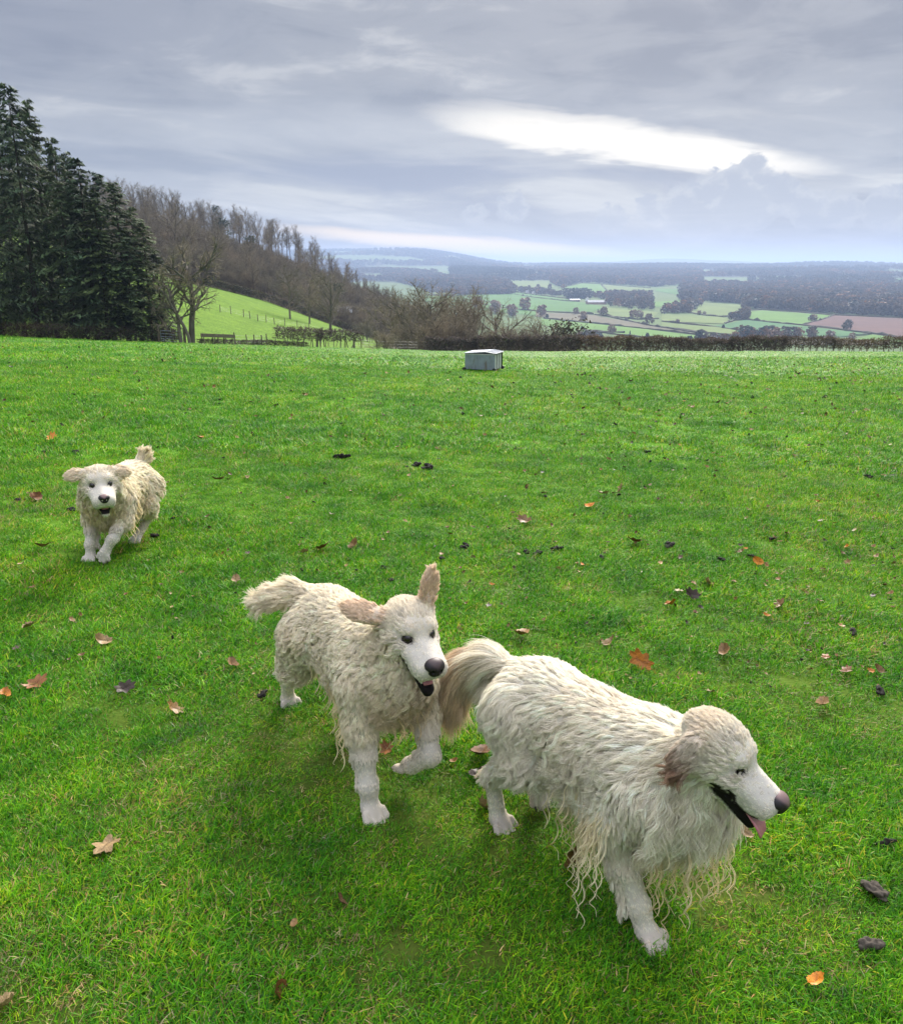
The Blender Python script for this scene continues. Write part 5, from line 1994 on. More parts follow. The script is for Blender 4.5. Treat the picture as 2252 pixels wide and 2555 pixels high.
    for s in (-1, 1):
        nf.carve((0.0175, s * 0.0080, -0.0010), (0.0070, 0.0042, 0.0046), 0.003)
        nf.carve((0.0070, s * 0.0185, -0.0030), (0.0085, 0.0040, 0.0022), 0.003, rot(s * 20, 0, 0))
    nf.carve((0.0185, 0, -0.010), (0.004, 0.0011, 0.010), 0.002)
    nv_, nfc, _ = nf.mesh()
    topw = sstep(0.005, 0.014, nv_[:, 2] - 0.25 * nv_[:, 0] - 0.75 * np.abs(nv_[:, 1]) + 0.006)[:, None] * P['nosepink']
    nc = np.array((0.018, 0.014, 0.014)) * (1 - topw) + np.array((0.30, 0.185, 0.17)) * topw
    hol = np.max([np.exp(-(((nv_[:, 1] - s * 0.0085) / 0.0042) ** 2 + ((nv_[:, 2] + 0.001) / 0.0045) ** 2)) * (nv_[:, 0] > 0.004) for s in (-1, 1)], 0)[:, None]
    nc = nc * (1 - 0.92 * hol)  # dark of the nostril hollows painted on, carving kept shallow
    no = link('nose', np_mesh('nose', np.array([hp_(np.array((0.106, 0, -0.019)) + rot(0, -4) @ q * P.get('nose', 1.38)) for q in nv_]), nfc, M_NOSE, True, nc), root)
    # tongue
    rings = []
    for i, t in enumerate(np.linspace(0, 1, 9)):
        c, w, th_ = P['tongue'](t)
        a = np.linspace(0, 2 * math.pi, 10, endpoint=False)
        yy = np.cos(a) * w
        zz = np.sin(a) * th_ - 0.25 * w * (1 - (np.cos(a)) ** 2)
        rings.append(np.array([hp_(jp((c[0], c[1] + y_, c[2] + z_))) for y_, z_ in zip(yy, zz)]))
    tv_, tf_ = loft(rings)
    mesh_obj('tongue', tv_, tf_, M_TONGUE, root, True)
    for s in (-1, 1):
        b = jp((0.136, s * 0.0125, -0.004))
        vs_, fs_ = tube([hp_(b), hp_(b + np.array((0.004, s * 0.002, 0.007))), hp_(b + np.array((0.005, s * 0.002, 0.014)))], [0.0044 * hs, 0.0034 * hs, 0.0008 * hs], 6)
        mesh_obj('tooth', vs_, fs_, M_TOOTH, root, True)
    vs_, fs_ = tube([(-0.006, 0, 0.002), (0.004, 0, 0.0015), (0.011, 0, -0.002), (0.0155, 0, -0.007)], [0.0042, 0.0038, 0.0026, 0.0006], 6)
    cm = bpy.data.meshes.new('claw')
    cm.from_pydata([tuple(v) for v in vs_], [], fs_)
    cm.materials.append(M_CLAW)
    cm.polygons.foreach_set('use_smooth', np.ones(len(cm.polygons), bool))
    for (c, f, up) in claws:
        o = bpy.data.objects.new('claw', cm)
        COL.objects.link(o)
        o.parent = root
        M = np.stack([f, np.cross(up, f), up], 1)
        o.matrix_local = Matrix.Translation(Vector(c)) @ Matrix(M.tolist()).to_4x4()
    if P.get('collar'):
        c, ax, r = P['collar']
        ax = nrm(ax)
        u = nrm(np.cross(ax, (0, 1, 0)))
        v = np.cross(ax, u)
        pts = [np.array(c) + u * math.cos(a) * r[0] + v * math.sin(a) * r[1] for a in np.linspace(0, 2 * math.pi, 33)]
        rg = []
        for i, q in enumerate(pts):
            o_ = nrm(q - np.array(c))
            rg.append(np.array([q + ax * 0.012 + o_ * 0.002, q - ax * 0.012 + o_ * 0.002, q - ax * 0.012 - o_ * 0.002, q + ax * 0.012 - o_ * 0.002]))
        v_, f_ = loft(rg)
        mesh_obj('collar', v_, f_, M_COLLAR, root)
    return root


def gm(*ids):
    return lambda V, N, Q, g: np.isin(g, ids).astype(float)


def tongue_in(t):
    # lies in the jaw, tip a little proud
    return (0.045 + 0.104 * t, 0.0, 0.005 + 0.006 * math.sin(3.1 * t)), 0.0195 * (1 - 0.35 * t ** 3), 0.004


def tongue_out(t):
    # lies over the lower lip and flops down to one side
    return (0.045 + 0.142 * t, -0.014 * t * t, 0.009 + 0.004 * math.sin(3.1 * t) - 0.007 * max(0, t - 0.85) / 0.15), 0.030 * (1 - 0.35 * t ** 6), 0.0050


UP = (0, 0, 1)
cream_face = [
    (lambda V, N, Q, g: ((g == MUZZLE) | (g == JAW)) * 1.0, (0.85, 0.79, 0.70), 0.6),
    (lambda V, N, Q, g: (g == SKULL) * sstep(-0.11, 0.03, Q[:, 0]), (0.85, 0.80, 0.72), 0.4),
    (lambda V, N, Q, g: np.isin(g, (SKULL, MUZZLE)) * sstep(0.030, 0.010, np.sqrt((Q[:, 0] + 0.002) ** 2 + (np.abs(Q[:, 1]) - 0.031) ** 2 + (1.3 * (Q[:, 2] + 0.002)) ** 2)), (0.36, 0.32, 0.30), 0.55),
    (lambda V, N, Q, g: np.isin(g, (SKULL, MUZZLE, JAW)) * sstep(0.35, 1.0, wobble(Q, 0.011, 51) + 0.5 * wobble(Q, 0.03, 52)), (0.50, 0.45, 0.42), 0.35),
    (lambda V, N, Q, g: (g == SKULL) * sstep(-0.02, 0.03, Q[:, 2]) * sstep(0.02, 0.0, np.abs(np.abs(Q[:, 1]) - 0.02)) * sstep(-0.06, -0.01, Q[:, 0]), (0.78, 0.66, 0.52), 0.35),
]
walker = dict(
    label='white wavy coated dog walking in front with its pink tongue out and head low',
    loc=(0.405, 1.945, -0.020), heading=-52, flat=0.85, scale=1.0, grid=0.0050, lo=(-0.78, -0.26, -0.04), hi=(0.66, 0.26, 0.78),
    hscale=1.0, lod=1.0, strands=(12, 15, 24), hair_r=0.00075, clump=0.84, wavelen=0.060, jaw=16, brow=0.0180, rim=0.0140, corner=0.0115, tear=0.0070, nosepink=0.55, eye=0.78,
    trunk=[((0.05, 0, 0.408), (0.245, 0.118, 0.136), None), ((-0.15, 0, 0.438), (0.20, 0.104, 0.100), None), ((-0.265, 0, 0.430), (0.118, 0.098, 0.102), None),
           ((0.15, 0, 0.435), (0.13, 0.10, 0.105), None)],
    neck=[((0.19, 0, 0.385), 0.115, (0.27, -0.005, 0.43), 0.085), ((0.17, 0, 0.445), 0.100, (0.325, -0.02, 0.540), 0.064)],
    head=(0.408, -0.03, 0.582), hrot=(15, -28, 0),
    ears=[((-0.092, -0.060, 0.004), (-0.090, -0.082, -0.062), (0.1, -1, 0.1), 0.028), ((-0.092, 0.058, 0.000), (-0.090, 0.080, -0.062), (0.1, 1, 0.1), 0.028)],
    J={'fR': [(0.20, -0.095, 0.40), (0.125, -0.10, 0.285), (0.205, -0.085, 0.090), (0.232, -0.082, 0.030), (0.275, -0.082, 0.016), UP],
       'fL': [(0.20, 0.095, 0.40), (0.13, 0.095, 0.285), (0.16, 0.085, 0.125), (0.085, 0.08, 0.075), (0.06, 0.08, 0.045), (-0.8, 0, 0.5)],
       'hR': [(-0.265, -0.078, 0.42), (-0.215, -0.090, 0.305), (-0.352, -0.085, 0.150), (-0.330, -0.08, 0.034), (-0.292, -0.08, 0.018), UP],
       'hL': [(-0.265, 0.078, 0.42), (-0.20, 0.088, 0.31), (-0.345, 0.072, 0.165), (-0.330, 0.068, 0.075), (-0.300, 0.068, 0.050), (0.5, 0, 0.7)]},
    tail=[(-0.35, 0, 0.475), (-0.43, -0.01, 0.485), (-0.50, -0.03, 0.465), (-0.545, -0.05, 0.41), (-0.565, -0.06, 0.35)], tailfall=(0, 0, -0.9),
    tongue=tongue_out,
    coat=dict(base=(0.90, 0.825, 0.675), body=0.068, belly=0.185, chest=0.125, ear=0.042, earwave=0.9, eargrav=0.25, feather=0.045, tail=0.145, stray=0.22, tailgrav=0.45, wave=1.0),
    tints=cream_face + [
        (lambda V, N, Q, g: (g == EAR) * (0.35 + 0.65 * sstep(0.0, -0.05, Q[:, 2])), (0.27, 0.155, 0.090), 0.95),
        (lambda V, N, Q, g: (g == SKULL) * sstep(-0.04, -0.10, Q[:, 0]) * sstep(-0.02, 0.04, Q[:, 2]), (0.78, 0.65, 0.48), 0.6),
        (lambda V, N, Q, g: (g == TAIL) * sstep(-0.40, -0.50, V[:, 0]), (0.70, 0.50, 0.32), 0.75),
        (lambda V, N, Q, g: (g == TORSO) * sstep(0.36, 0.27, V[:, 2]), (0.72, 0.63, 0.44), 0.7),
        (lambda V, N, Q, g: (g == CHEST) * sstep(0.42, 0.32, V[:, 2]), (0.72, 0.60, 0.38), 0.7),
        (lambda V, N, Q, g: (g == SHANK) * sstep(-0.33, -0.38, V[:, 0]), (0.55, 0.40, 0.26), 0.6),
        (lambda V, N, Q, g: np.isin(g, (TORSO, THIGH, CHEST)) * sstep(0.35, 1.1, wobble(V, 0.10, 61)), (0.78, 0.64, 0.46), 0.22),
        (gm(PAW), (0.78, 0.67, 0.56), 0.7)])

bounder = dict(
    label='curly cream dog bounding in the middle with one ear flung up and a paw lifted',
    loc=(-0.330, 2.525, -0.006), heading=-57, scale=1.0, grid=0.0052, lo=(-0.55, -0.34, -0.04), hi=(0.64, 0.28, 0.82),
    hscale=1.08, lod=0.95, strands=(11, 14, 22), hair_r=0.00085, clump=0.88, wavelen=0.036, jaw=19, lipz=-0.024, nosepink=0.16, eye=1.22,
    trunk=[((0.10, 0, 0.412), (0.235, 0.112, 0.138), None), ((-0.08, 0, 0.440), (0.19, 0.096, 0.102), None), ((-0.18, 0, 0.437), (0.112, 0.094, 0.102), None),
           ((0.20, 0, 0.445), (0.12, 0.10, 0.105), None)],
    neck=[((0.235, 0, 0.40), 0.112, (0.31, 0.005, 0.45), 0.085), ((0.22, 0, 0.46), 0.100, (0.345, 0.01, 0.57), 0.070)],
    head=(0.417, 0.010, 0.602), hrot=(-6, -16, 0),
    ears=[((-0.075, -0.056, 0.010), (-0.125, -0.145, 0.028), (0.6, 0.2, 1), 0.032), ((-0.075, 0.054, 0.020), (-0.098, 0.070, 0.112), (1, 0.3, 0.1), 0.028)],
    J={'fR': [(0.25, -0.095, 0.40), (0.265, -0.105, 0.275), (0.318, -0.112, 0.100), (0.325, -0.112, 0.034), (0.365, -0.112, 0.016), UP],
       'fL': [(0.25, 0.095, 0.40), (0.285, 0.105, 0.275), (0.372, 0.078, 0.165), (0.300, 0.050, 0.105), (0.270, 0.042, 0.085), (0.6, 0, -0.8)],
       'hR': [(-0.18, -0.085, 0.40), (-0.235, -0.10, 0.275), (-0.415, -0.068, 0.135), (-0.428, -0.065, 0.034), (-0.392, -0.065, 0.018), UP],
       'hL': [(-0.18, 0.085, 0.40), (-0.09, 0.10, 0.285), (-0.17, 0.09, 0.14), (-0.10, 0.085, 0.075), (-0.065, 0.085, 0.055), (0, 0, 1)]},
    tail=[(-0.255, -0.01, 0.495), (-0.280, -0.06, 0.506), (-0.296, -0.115, 0.506), (-0.300, -0.160, 0.502)], tailfall=(-0.1, -0.8, 0.0),
    tongue=tongue_in,
    coat=dict(base=(0.89, 0.79, 0.61), body=0.048, belly=0.070, chest=0.080, ear=0.022, eargrav=0.0, feather=0.025, stray=0.12, tail=0.075, tailgrav=0.04, wave=1.25),
    collar=((0.285, 0.0, 0.500), (0.75, 0.05, 0.66), (0.098, 0.095)),
    tints=cream_face + [
        (gm(EAR), (0.82, 0.64, 0.48), 0.85),
        (lambda V, N, Q, g: (g == SKULL) * sstep(-0.06, -0.10, Q[:, 0]) * sstep(0.02, -0.02, Q[:, 2]), (0.58, 0.42, 0.30), 0.7),
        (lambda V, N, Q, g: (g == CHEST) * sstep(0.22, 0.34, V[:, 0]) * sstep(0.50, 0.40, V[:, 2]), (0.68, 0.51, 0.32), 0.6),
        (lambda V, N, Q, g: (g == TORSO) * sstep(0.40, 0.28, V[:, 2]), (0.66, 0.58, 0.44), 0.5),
        (lambda V, N, Q, g: np.isin(g, (TORSO, THIGH, CHEST)) * sstep(0.35, 1.1, wobble(V, 0.08, 62)), (0.74, 0.60, 0.43), 0.28),
        (gm(LFORE), (0.84, 0.78, 0.69), 0.7), (gm(PAW), (0.80, 0.71, 0.60), 0.7)])
runner = dict(
    label='cream dog running far behind on the left with both ears flying out sideways',
    loc=(-1.865, 4.62, 0.045), heading=-94, scale=0.93, grid=0.0075, lo=(-0.56, -0.30, -0.04), hi=(0.66, 0.34, 0.78),
    hscale=1.36, lod=0.55, strands=(7, 9, 16), hair_r=0.00135, clump=0.80, wavelen=0.045, jaw=9, lipz=-0.012, nose=1.12, rim=0.0140, nosepink=0.7, eye=1.1,
    trunk=[((0.07, 0, 0.345), (0.235, 0.122, 0.148), None), ((-0.09, 0, 0.372), (0.19, 0.107, 0.115), None), ((-0.165, 0, 0.375), (0.115, 0.10, 0.108), None),
           ((0.15, 0, 0.385), (0.12, 0.10, 0.105), None)],
    neck=[((0.20, 0, 0.345), 0.118, (0.29, 0.01, 0.39), 0.095), ((0.18, 0, 0.40), 0.105, (0.325, 0.03, 0.470), 0.088)],
    head=(0.395, 0.065, 0.490), hrot=(31, -9, 0),
    ears=[((-0.062, -0.048, 0.032), (-0.066, -0.116, 0.024), (0.7, 0, 0.8), 0.028), ((-0.062, 0.048, 0.032), (-0.066, 0.112, 0.018), (0.7, 0, 0.8), 0.028)],
    J={'fR': [(0.20, -0.095, 0.34), (0.225, -0.10, 0.235), (0.300, -0.092, 0.100), (0.312, -0.09, 0.034), (0.350, -0.09, 0.016), UP],
       'fL': [(0.20, 0.095, 0.34), (0.255, 0.105, 0.235), (0.365, 0.078, 0.155), (0.385, 0.040, 0.090), (0.400, 0.030, 0.055), (0.8, 0, 0.4)],
       'hR': [(-0.17, -0.085, 0.34), (-0.15, -0.10, 0.25), (-0.36, -0.085, 0.18), (-0.40, -0.08, 0.10), (-0.385, -0.08, 0.065), (0.6, 0, 0.3)],
       'hL': [(-0.17, 0.085, 0.34), (-0.08, 0.10, 0.245), (-0.16, 0.065, 0.125), (-0.04, 0.035, 0.036), (0.0, 0.03, 0.018), UP]},
    tail=[(-0.235, 0, 0.430), (-0.27, 0.01, 0.465), (-0.28, 0.02, 0.495), (-0.275, 0.03, 0.515)], tailfall=(-0.6, 0, -0.1),
    tongue=tongue_in,
    coat=dict(base=(0.89, 0.785, 0.59), body=0.052, belly=0.080, chest=0.090, ear=0.022, eargrav=0.05, feather=0.045, stray=0.085, tail=0.060, tailgrav=0.15, wave=1.1),
    tints=cream_face + [
        (gm(EAR), (0.80, 0.66, 0.50), 0.6),
        (lambda V, N, Q, g: (g == SKULL) * sstep(-0.06, -0.10, Q[:, 0]), (0.72, 0.56, 0.38), 0.5),
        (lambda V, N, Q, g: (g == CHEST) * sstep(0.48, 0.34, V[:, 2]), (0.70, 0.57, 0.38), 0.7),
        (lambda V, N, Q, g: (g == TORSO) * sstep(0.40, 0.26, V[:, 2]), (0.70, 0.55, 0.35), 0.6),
        (gm(LFORE, PAW), (0.84, 0.77, 0.68), 0.8)])

build_dog(walker)
build_dog(bounder)
build_dog(runner)

# ================================================================== metal shelter at the far edge of the meadow
M_STEEL = simple_mat('galvanised_sheet', (0.27, 0.30, 0.36), 0.45, 0.5, 0.35, noise=0.16, nscale=2.5)
def rust_mat(m):
    g = G(m.node_tree)
    b = g.n['Principled BSDF']
    tc = g.node('ShaderNodeTexCoord')
    mp = g.node('ShaderNodeMapping')
    mp.inputs['Scale'].default_value = (7.0, 7.0, 0.9)
    g.l.new(tc.outputs['Object'], mp.inputs['Vector'])
    n = g.noise(mp.outputs[0], 1.0, 6, 0.65)
    old = b.inputs['Base Color'].links[0].from_socket
    g.l.new(g.mix(g.m('MULTIPLY', g.smooth(n, 0.52, 0.70), 0.75), old, (0.15, 0.095, 0.06)), b.inputs['Base Color'])


rust_mat(M_STEEL)
M_STEELW = simple_mat('pale_sheet', (0.55, 0.55, 0.54), 0.5, 0.4, 0.0, noise=0.08, nscale=3)
M_DARK = simple_mat('dark_rubber_and_shade', (0.025, 0.025, 0.027), 0.7, 0.3)
M_WOOD = simple_mat('weathered_wood', (0.16, 0.13, 0.10), 0.9, 0.1, noise=0.35, nscale=6)
M_WIRE = simple_mat('fence_wire', (0.25, 0.25, 0.25), 0.5, 0.4, 0.6)


def build_shelter():
    h = ground_hit(483, 370.6)
    s = float(np.hypot(h[0], h[1])) / 60.0
    root = empty('livestock_shelter', (h[0], h[1], h[2] + 0.02), R(-21))
    root.scale = (s, s, s)
    tag(root, 'low grey metal livestock shelter on wheels near the far edge of the meadow', 'shelter')
    L, D, Z0, Hh = 2.15, 1.75, 0.10, 1.08
    # folded sheet sides with pressed ribs
    sd = MB().box((0, -D / 2, Z0 + Hh / 2), (L, 0.03, Hh)).box((0, D / 2, Z0 + Hh / 2), (L, 0.03, Hh)).box((-L / 2, 0, Z0 + Hh / 2), (0.03, D - 0.07, Hh))
    sd.build('side_sheet', M_STEEL, root)
    for x in (-0.72, 0.0, 0.72):
        MB().box((x, -D / 2 - 0.02, Z0 + Hh / 2), (0.035, 0.012, Hh - 0.06)).build('rib', M_STEEL, root)
    MB().box((0, -D / 2 - 0.022, Z0 + Hh - 0.03), (L + 0.04, 0.02, 0.05)).build('rail', M_STEELW, root)
    # open end with white slats
    for y in (-0.60, -0.06, 0.46):
        MB().box((L / 2, y, Z0 + Hh / 2 - 0.02), (0.03, 0.33, Hh - 0.08)).build('slat', M_STEELW, root)
    MB().box((L / 2 - 0.2, 0, Z0 + Hh / 2), (0.02, D - 0.1, Hh - 0.1)).build('shade_sheet', M_DARK, root)  # added dark sheet standing in for the shade between the slats
    for y in (-D / 2 + 0.02, D / 2 - 0.02):
        MB().box((L / 2 + 0.01, y, Z0 + Hh / 2), (0.06, 0.06, Hh)).build('corner_post', M_DARK if y > 0 else M_STEEL, root)
    # shallow roof: main sheet and a tilted pale lid over the open end
    rm = MB()
    z0, z1, z2 = Z0 + Hh + 0.015, Z0 + Hh + 0.13, Z0 + Hh + 0.02
    a, b, c = -L / 2 - 0.06, L * 0.20, L / 2 + 0.12
    y0, y1 = -D / 2 - 0.07, D / 2 + 0.07
    rm.add([(a, y0, z0), (b, y0, z1), (b, y1, z1), (a, y1, z0), (a, y0, z0 + 0.03), (b, y0, z1 + 0.03), (b, y1, z1 + 0.03), (a, y1, z0 + 0.03)], [(0, 3, 2, 1), (4, 5, 6, 7), (0, 1, 5, 4), (1, 2, 6, 5), (2, 3, 7, 6), (3, 0, 4, 7)])
    rm.build('roof', M_STEEL, root)
    lm_ = MB()
    lm_.add([(b + 0.004, y0, z1), (c, y0, z2), (c, y1, z2), (b + 0.004, y1, z1), (b + 0.004, y0, z1 + 0.035), (c, y0, z2 + 0.035), (c, y1, z2 + 0.035), (b + 0.004, y1, z1 + 0.035)], [(0, 3, 2, 1), (4, 5, 6, 7), (0, 1, 5, 4), (1, 2, 6, 5), (2, 3, 7, 6), (3, 0, 4, 7)])
    lid = lm_.build('lid', M_STEELW, root)
    for i in range(7):
        y = y0 + 0.12 + i * (y1 - y0 - 0.24) / 6
        MB().tube([(b + 0.02, y, z1 + 0.045), (c, y, z2 + 0.045)], [0.02, 0.02], 5).build('corrugation', M_STEELW, lid)
    for x, y in ((-L / 2 - 0.03, -D / 2 - 0.08), (L / 2 + 0.02, -D / 2 - 0.08), (L / 2 + 0.02, D / 2 + 0.08), (-L / 2 - 0.03, D / 2 + 0.08)):
        MB().tube([(x, y - 0.06, 0.10), (x, y + 0.06, 0.10)], [0.13, 0.13], 14).build('wheel', M_DARK, root)
    MB().box((0, 0, Z0 - 0.02), (L - 0.06, D - 0.06, 0.04)).build('floor', M_DARK, root)


build_shelter()

# ================================================================== fences, gate, rail
POST = MB().tube([(0, 0, -0.25), (0.01, 0, 0.5), (0, 0.01, 1.15)], [0.065, 0.062, 0.055], 6)
POST_ME = bpy.data.meshes.new('post')
POST_ME.from_pydata(POST.v, [], POST.f)
POST_ME.materials.append(M_WOOD)


def fence(pts, label, wires=(0.35, 0.65, 0.95), gaps=(), sc=1.0):
    b = Vector((*pts[0], float(H(*pts[0]))))
    root = empty('post_and_wire_fence', b)
    tag(root, label, 'fence')
    loc = []
    for i, (x, y) in enumerate(pts):
        o = bpy.data.objects.new('post', POST_ME)
        COL.objects.link(o)
        o.parent = root
        o.location = Vector((x, y, float(H(x, y)))) - b
        o.rotation_euler = (trng.gauss(0, 0.04), trng.gauss(0, 0.04), trng.uniform(0, 6))
        o.scale = (sc, sc, sc * trng.uniform(0.88, 1.15))
        loc.append(o.location.copy())
    for w in wires:
        mb = MB()
        for i in range(len(loc) - 1):
            if i in gaps:
                continue
            p, q = loc[i] + Vector((0, 0, w)), loc[i + 1] + Vector((0, 0, w))
            m_ = (p + q) / 2 - Vector((0, 0, 0.03))
            mb.tube([p, m_, q], [0.007] * 3, 3)
        mb.build('wire', M_WIRE, root)
    return root


hill = [ground_hit(*c2(u, v), lo=100.0)[:2] for u, v in ((-130, 590), (-60, 603), (20, 622), (62, 632), (112, 648), (165, 656), (218, 668), (285, 676), (365, 690), (440, 702), (528, 722), (605, 738), (690, 753), (770, 770), (845, 786))]
fence(hill, 'line of wooden fence posts running down across the green hillside field', sc=1.15)
near = [edge_pts(c2(u, 0)[0], c2(u, 0)[0], 1, -0.3)[0] for u in (-60, -20, 45, 115, 160, 205, 235, 535, 560, 585, 760, 808, 900, 960, 1020, 1090, 1150)]
fence(near, 'line of wooden fence posts along the left far edge of the meadow', gaps=(6, 9), sc=0.95)


def build_gate():
    xa, ya = edge_pts(176.5, 176.5, 1, -0.1)[0]
    xb, yb = edge_pts(198.5, 198.5, 1, -0.1)[0]
    za, zb = float(H(xa, ya)), float(H(xb, yb))
    L = math.hypot(xb - xa, yb - ya)
    root = empty('field_gate', (xa, ya, za), math.atan2(yb - ya, xb - xa))
    tag(root, 'barred metal field gate between conifer stand and bare oak', 'gate')
    dz = zb - za
    for z in (0.15, 0.35, 0.55, 0.80, 1.08):
        MB().tube([(0.1, 0, z), (L - 0.1, 0, z + dz)], [0.025, 0.025], 5).build('bar', M_STEEL, root)
    MB().tube([(0.1, 0.02, 0.12), (L - 0.1, 0.02, 1.1 + dz)], [0.022, 0.022], 5).build('brace', M_STEEL, root)
    for x in (0.1, L - 0.1):
        MB().tube([(x, 0, 0.1 + dz * x / L), (x, 0, 1.12 + dz * x / L)], [0.03, 0.03], 5).build('stile', M_STEEL, root)
    for x in (-0.1, L + 0.12):
        MB().box((x, 0, 0.6 + dz * max(0, x) / L), (0.2, 0.2, 1.7)).build('gate_post', M_WOOD, root)


build_gate()


def build_trough():
    xa, ya = edge_pts(216, 216, 1, -0.2)[0]
    xb, yb = edge_pts(246.5, 246.5, 1, -0.2)[0]
    za, zb = float(H(xa, ya)), float(H(xb, yb))
    L = math.hypot(xb - xa, yb - ya)
    root = empty('feed_trough', (xa, ya, za), math.atan2(yb - ya, xb - xa))
    tag(root, 'long wooden feed trough on legs standing right of the bare oak', 'trough')
    dz = (zb - za) / L
    f = lambda x, z: z + dz * x
    for y, n in ((-0.22, 'board'), (0.22, 'board')):
        MB().add([(0, y, f(0, .72)), (L, y, f(L, .72)), (L, y, f(L, 1.0)), (0, y, f(0, 1.0)), (0, y + .04, f(0, .72)), (L, y + .04, f(L, .72)), (L, y + .04, f(L, 1.0)), (0, y + .04, f(0, 1.0))],
                 [(0, 1, 2, 3), (4, 7, 6, 5), (0, 4, 5, 1), (1, 5, 6, 2), (2, 6, 7, 3), (3, 7, 4, 0)]).build(n, M_WOOD, root)
    MB().add([(0, -.2, f(0, .70)), (L, -.2, f(L, .70)), (L, .24, f(L, .70)), (0, .24, f(0, .70)), (0, -.2, f(0, .74)), (L, -.2, f(L, .74)), (L, .24, f(L, .74)), (0, .24, f(0, .74))],
             [(0, 3, 2, 1), (4, 5, 6, 7), (0, 1, 5, 4), (1, 2, 6, 5), (2, 3, 7, 6), (3, 0, 4, 7)]).build('base_board', M_WOOD, root)
    for x in (0.1, L * 0.36, L * 0.70, L - 0.1):
        for y in (-0.2, 0.22):
            MB().tube([(x, y * 1.3, f(x, -.1)), (x, y, f(x, .75))], [0.05, 0.045], 5).build('leg', M_WOOD, root)


build_trough()


# ================================================================== fallen leaves and dark clods on the turf
def leaf_mesh(seed, lobes, aspect, curl, col, fold):
    r = random.Random(seed)
    n = 34
    rim = []
    for k in range(n):
        a = 2 * math.pi * k / n
        c = math.cos(a)
        if lobes == 'oak':
            rad = 0.36 + 0.10 * math.sin(a * 7 + 0.5) * (0.4 + 0.6 * abs(math.sin(a)))
        elif lobes == 'maple':
            rad = 0.30 + 0.22 * abs(math.cos(a * 2.5)) ** 1.6 + 0.035 * math.sin(a * 15)
        else:
            rad = 0.36 + 0.02 * math.sin(a * 11)
        rad *= r.uniform(0.93, 1.06)
        rim.append((c * rad * aspect, math.sin(a) * rad))
    rings = [0.0, 0.35, 0.68, 1.0]
    tw = r.uniform(-0.5, 0.5)

    def z(x, y):
        return curl * (x * x * 1.1 + tw * x * y * 2) + fold * abs(y) + 0.03 * math.sin(x * 9 + y * 5 + seed)
    V = [(0, 0, z(0, 0))]
    for q in rings[1:]:
        V += [(x * q, y * q, z(x * q, y * q)) for x, y in rim]
    F = [(0, 1 + k, 1 + (k + 1) % n) for k in range(n)]
    for i in range(2):
        F += [(1 + i * n + k, 1 + (i + 1) * n + k, 1 + (i + 1) * n + (k + 1) % n, 1 + i * n + (k + 1) % n) for k in range(n)]
    # stalk and midrib
    o = len(V)
    sv, sf = tube([(0.36 * aspect, 0, z(0.36 * aspect, 0) + 0.006), (0, 0, z(0, 0) + 0.008), (-0.4 * aspect, 0, z(-0.4 * aspect, 0) + 0.006), (-0.4 * aspect - 0.28, 0.05, z(-0.4 * aspect, 0) - 0.02)], [0.004, 0.008, 0.012, 0.009], 4)
    V += [tuple(v) for v in sv]
    F += [tuple(i + o for i in f) for f in sf]
    me = bpy.data.meshes.new('leaf_blade')
    me.from_pydata(V, [], F)
    m, g, b = new_mat('dead_leaf')
    tc = g.node('ShaderNodeTexCoord')
    n1 = g.noise(tc.outputs['Object'], 5.0, 5, 0.65)
    n2 = g.noise(tc.outputs['Object'], 22.0, 3, 0.6)
    c = g.ramp(n1, [(0.30, tuple(q * 0.5 for q in col)), (0.50, col), (0.72, tuple(min(1, q * 1.45) for q in col))], 'LINEAR')
    c = g.mix(1.0, c, g.ramp(n2, [(0.35, (0.7, 0.65, 0.6)), (0.55, (1.05, 1.05, 1.05))], 'LINEAR'), 'MULTIPLY')
    oi = g.node('ShaderNodeObjectInfo')
    c = g.mix(1.0, c, g.ramp(oi.outputs['Random'], [(0, (0.7, 0.66, 0.62)), (0.6, (1, 1, 1)), (1, (1.3, 1.25, 1.2))], 'LINEAR'), 'MULTIPLY')
    g.l.new(c, b.inputs['Base Color'])
    b.inputs['Roughness'].default_value = 0.5
    b.inputs['Specular IOR Level'].default_value = 0.3
    me.materials.append(m)
    return me


TAN, PALE, BROWN, RUST, ORANGE, DARK = (0.225, 0.128, 0.045), (0.34, 0.235, 0.110), (0.120, 0.066, 0.028), (0.195, 0.082, 0.026), (0.44, 0.17, 0.02), (0.050, 0.033, 0.022)
LEAF = {}
for nm, c in (('tan', TAN), ('pale', PALE), ('brown', BROWN), ('rust', RUST), ('orange', ORANGE), ('dark', DARK)):
    for sh in ('oak', 'maple', 'plain'):
        LEAF[nm, sh] = leaf_mesh(len(LEAF) + 3, sh, {'oak': 1.5, 'maple': 1.0, 'plain': 1.45}[sh], {'oak': 0.55, 'maple': 0.22, 'plain': 0.8}[sh], c, {'oak': 0.25, 'maple': 0.12, 'plain': 0.45}[sh])


def drop_leaf(px, py, size, kind, shape, label, group='fallen leaves on the meadow', rz=None, tilt=0.3):
    h = ground_hit(px, py, lo=0.8)
    if h is None:
        return
    o = bpy.data.objects.new('fallen_leaf', LEAF[kind, shape])
    COL.objects.link(o)
    d = float(np.linalg.norm(h - np.array((0, 0, CAM_H))))
    s = size / F_PX * d
    lift = 0.012 + 0.06 * s + 0.0025 * min(d, 8)
    o.location = (h[0], h[1], h[2] + lift)
    o.rotation_euler = (trng.gauss(0.12, tilt), trng.gauss(0, tilt), trng.uniform(0, 6.28) if rz is None else rz)
    o.scale = (s, s, s)
    tag(o, label, 'leaf', group)


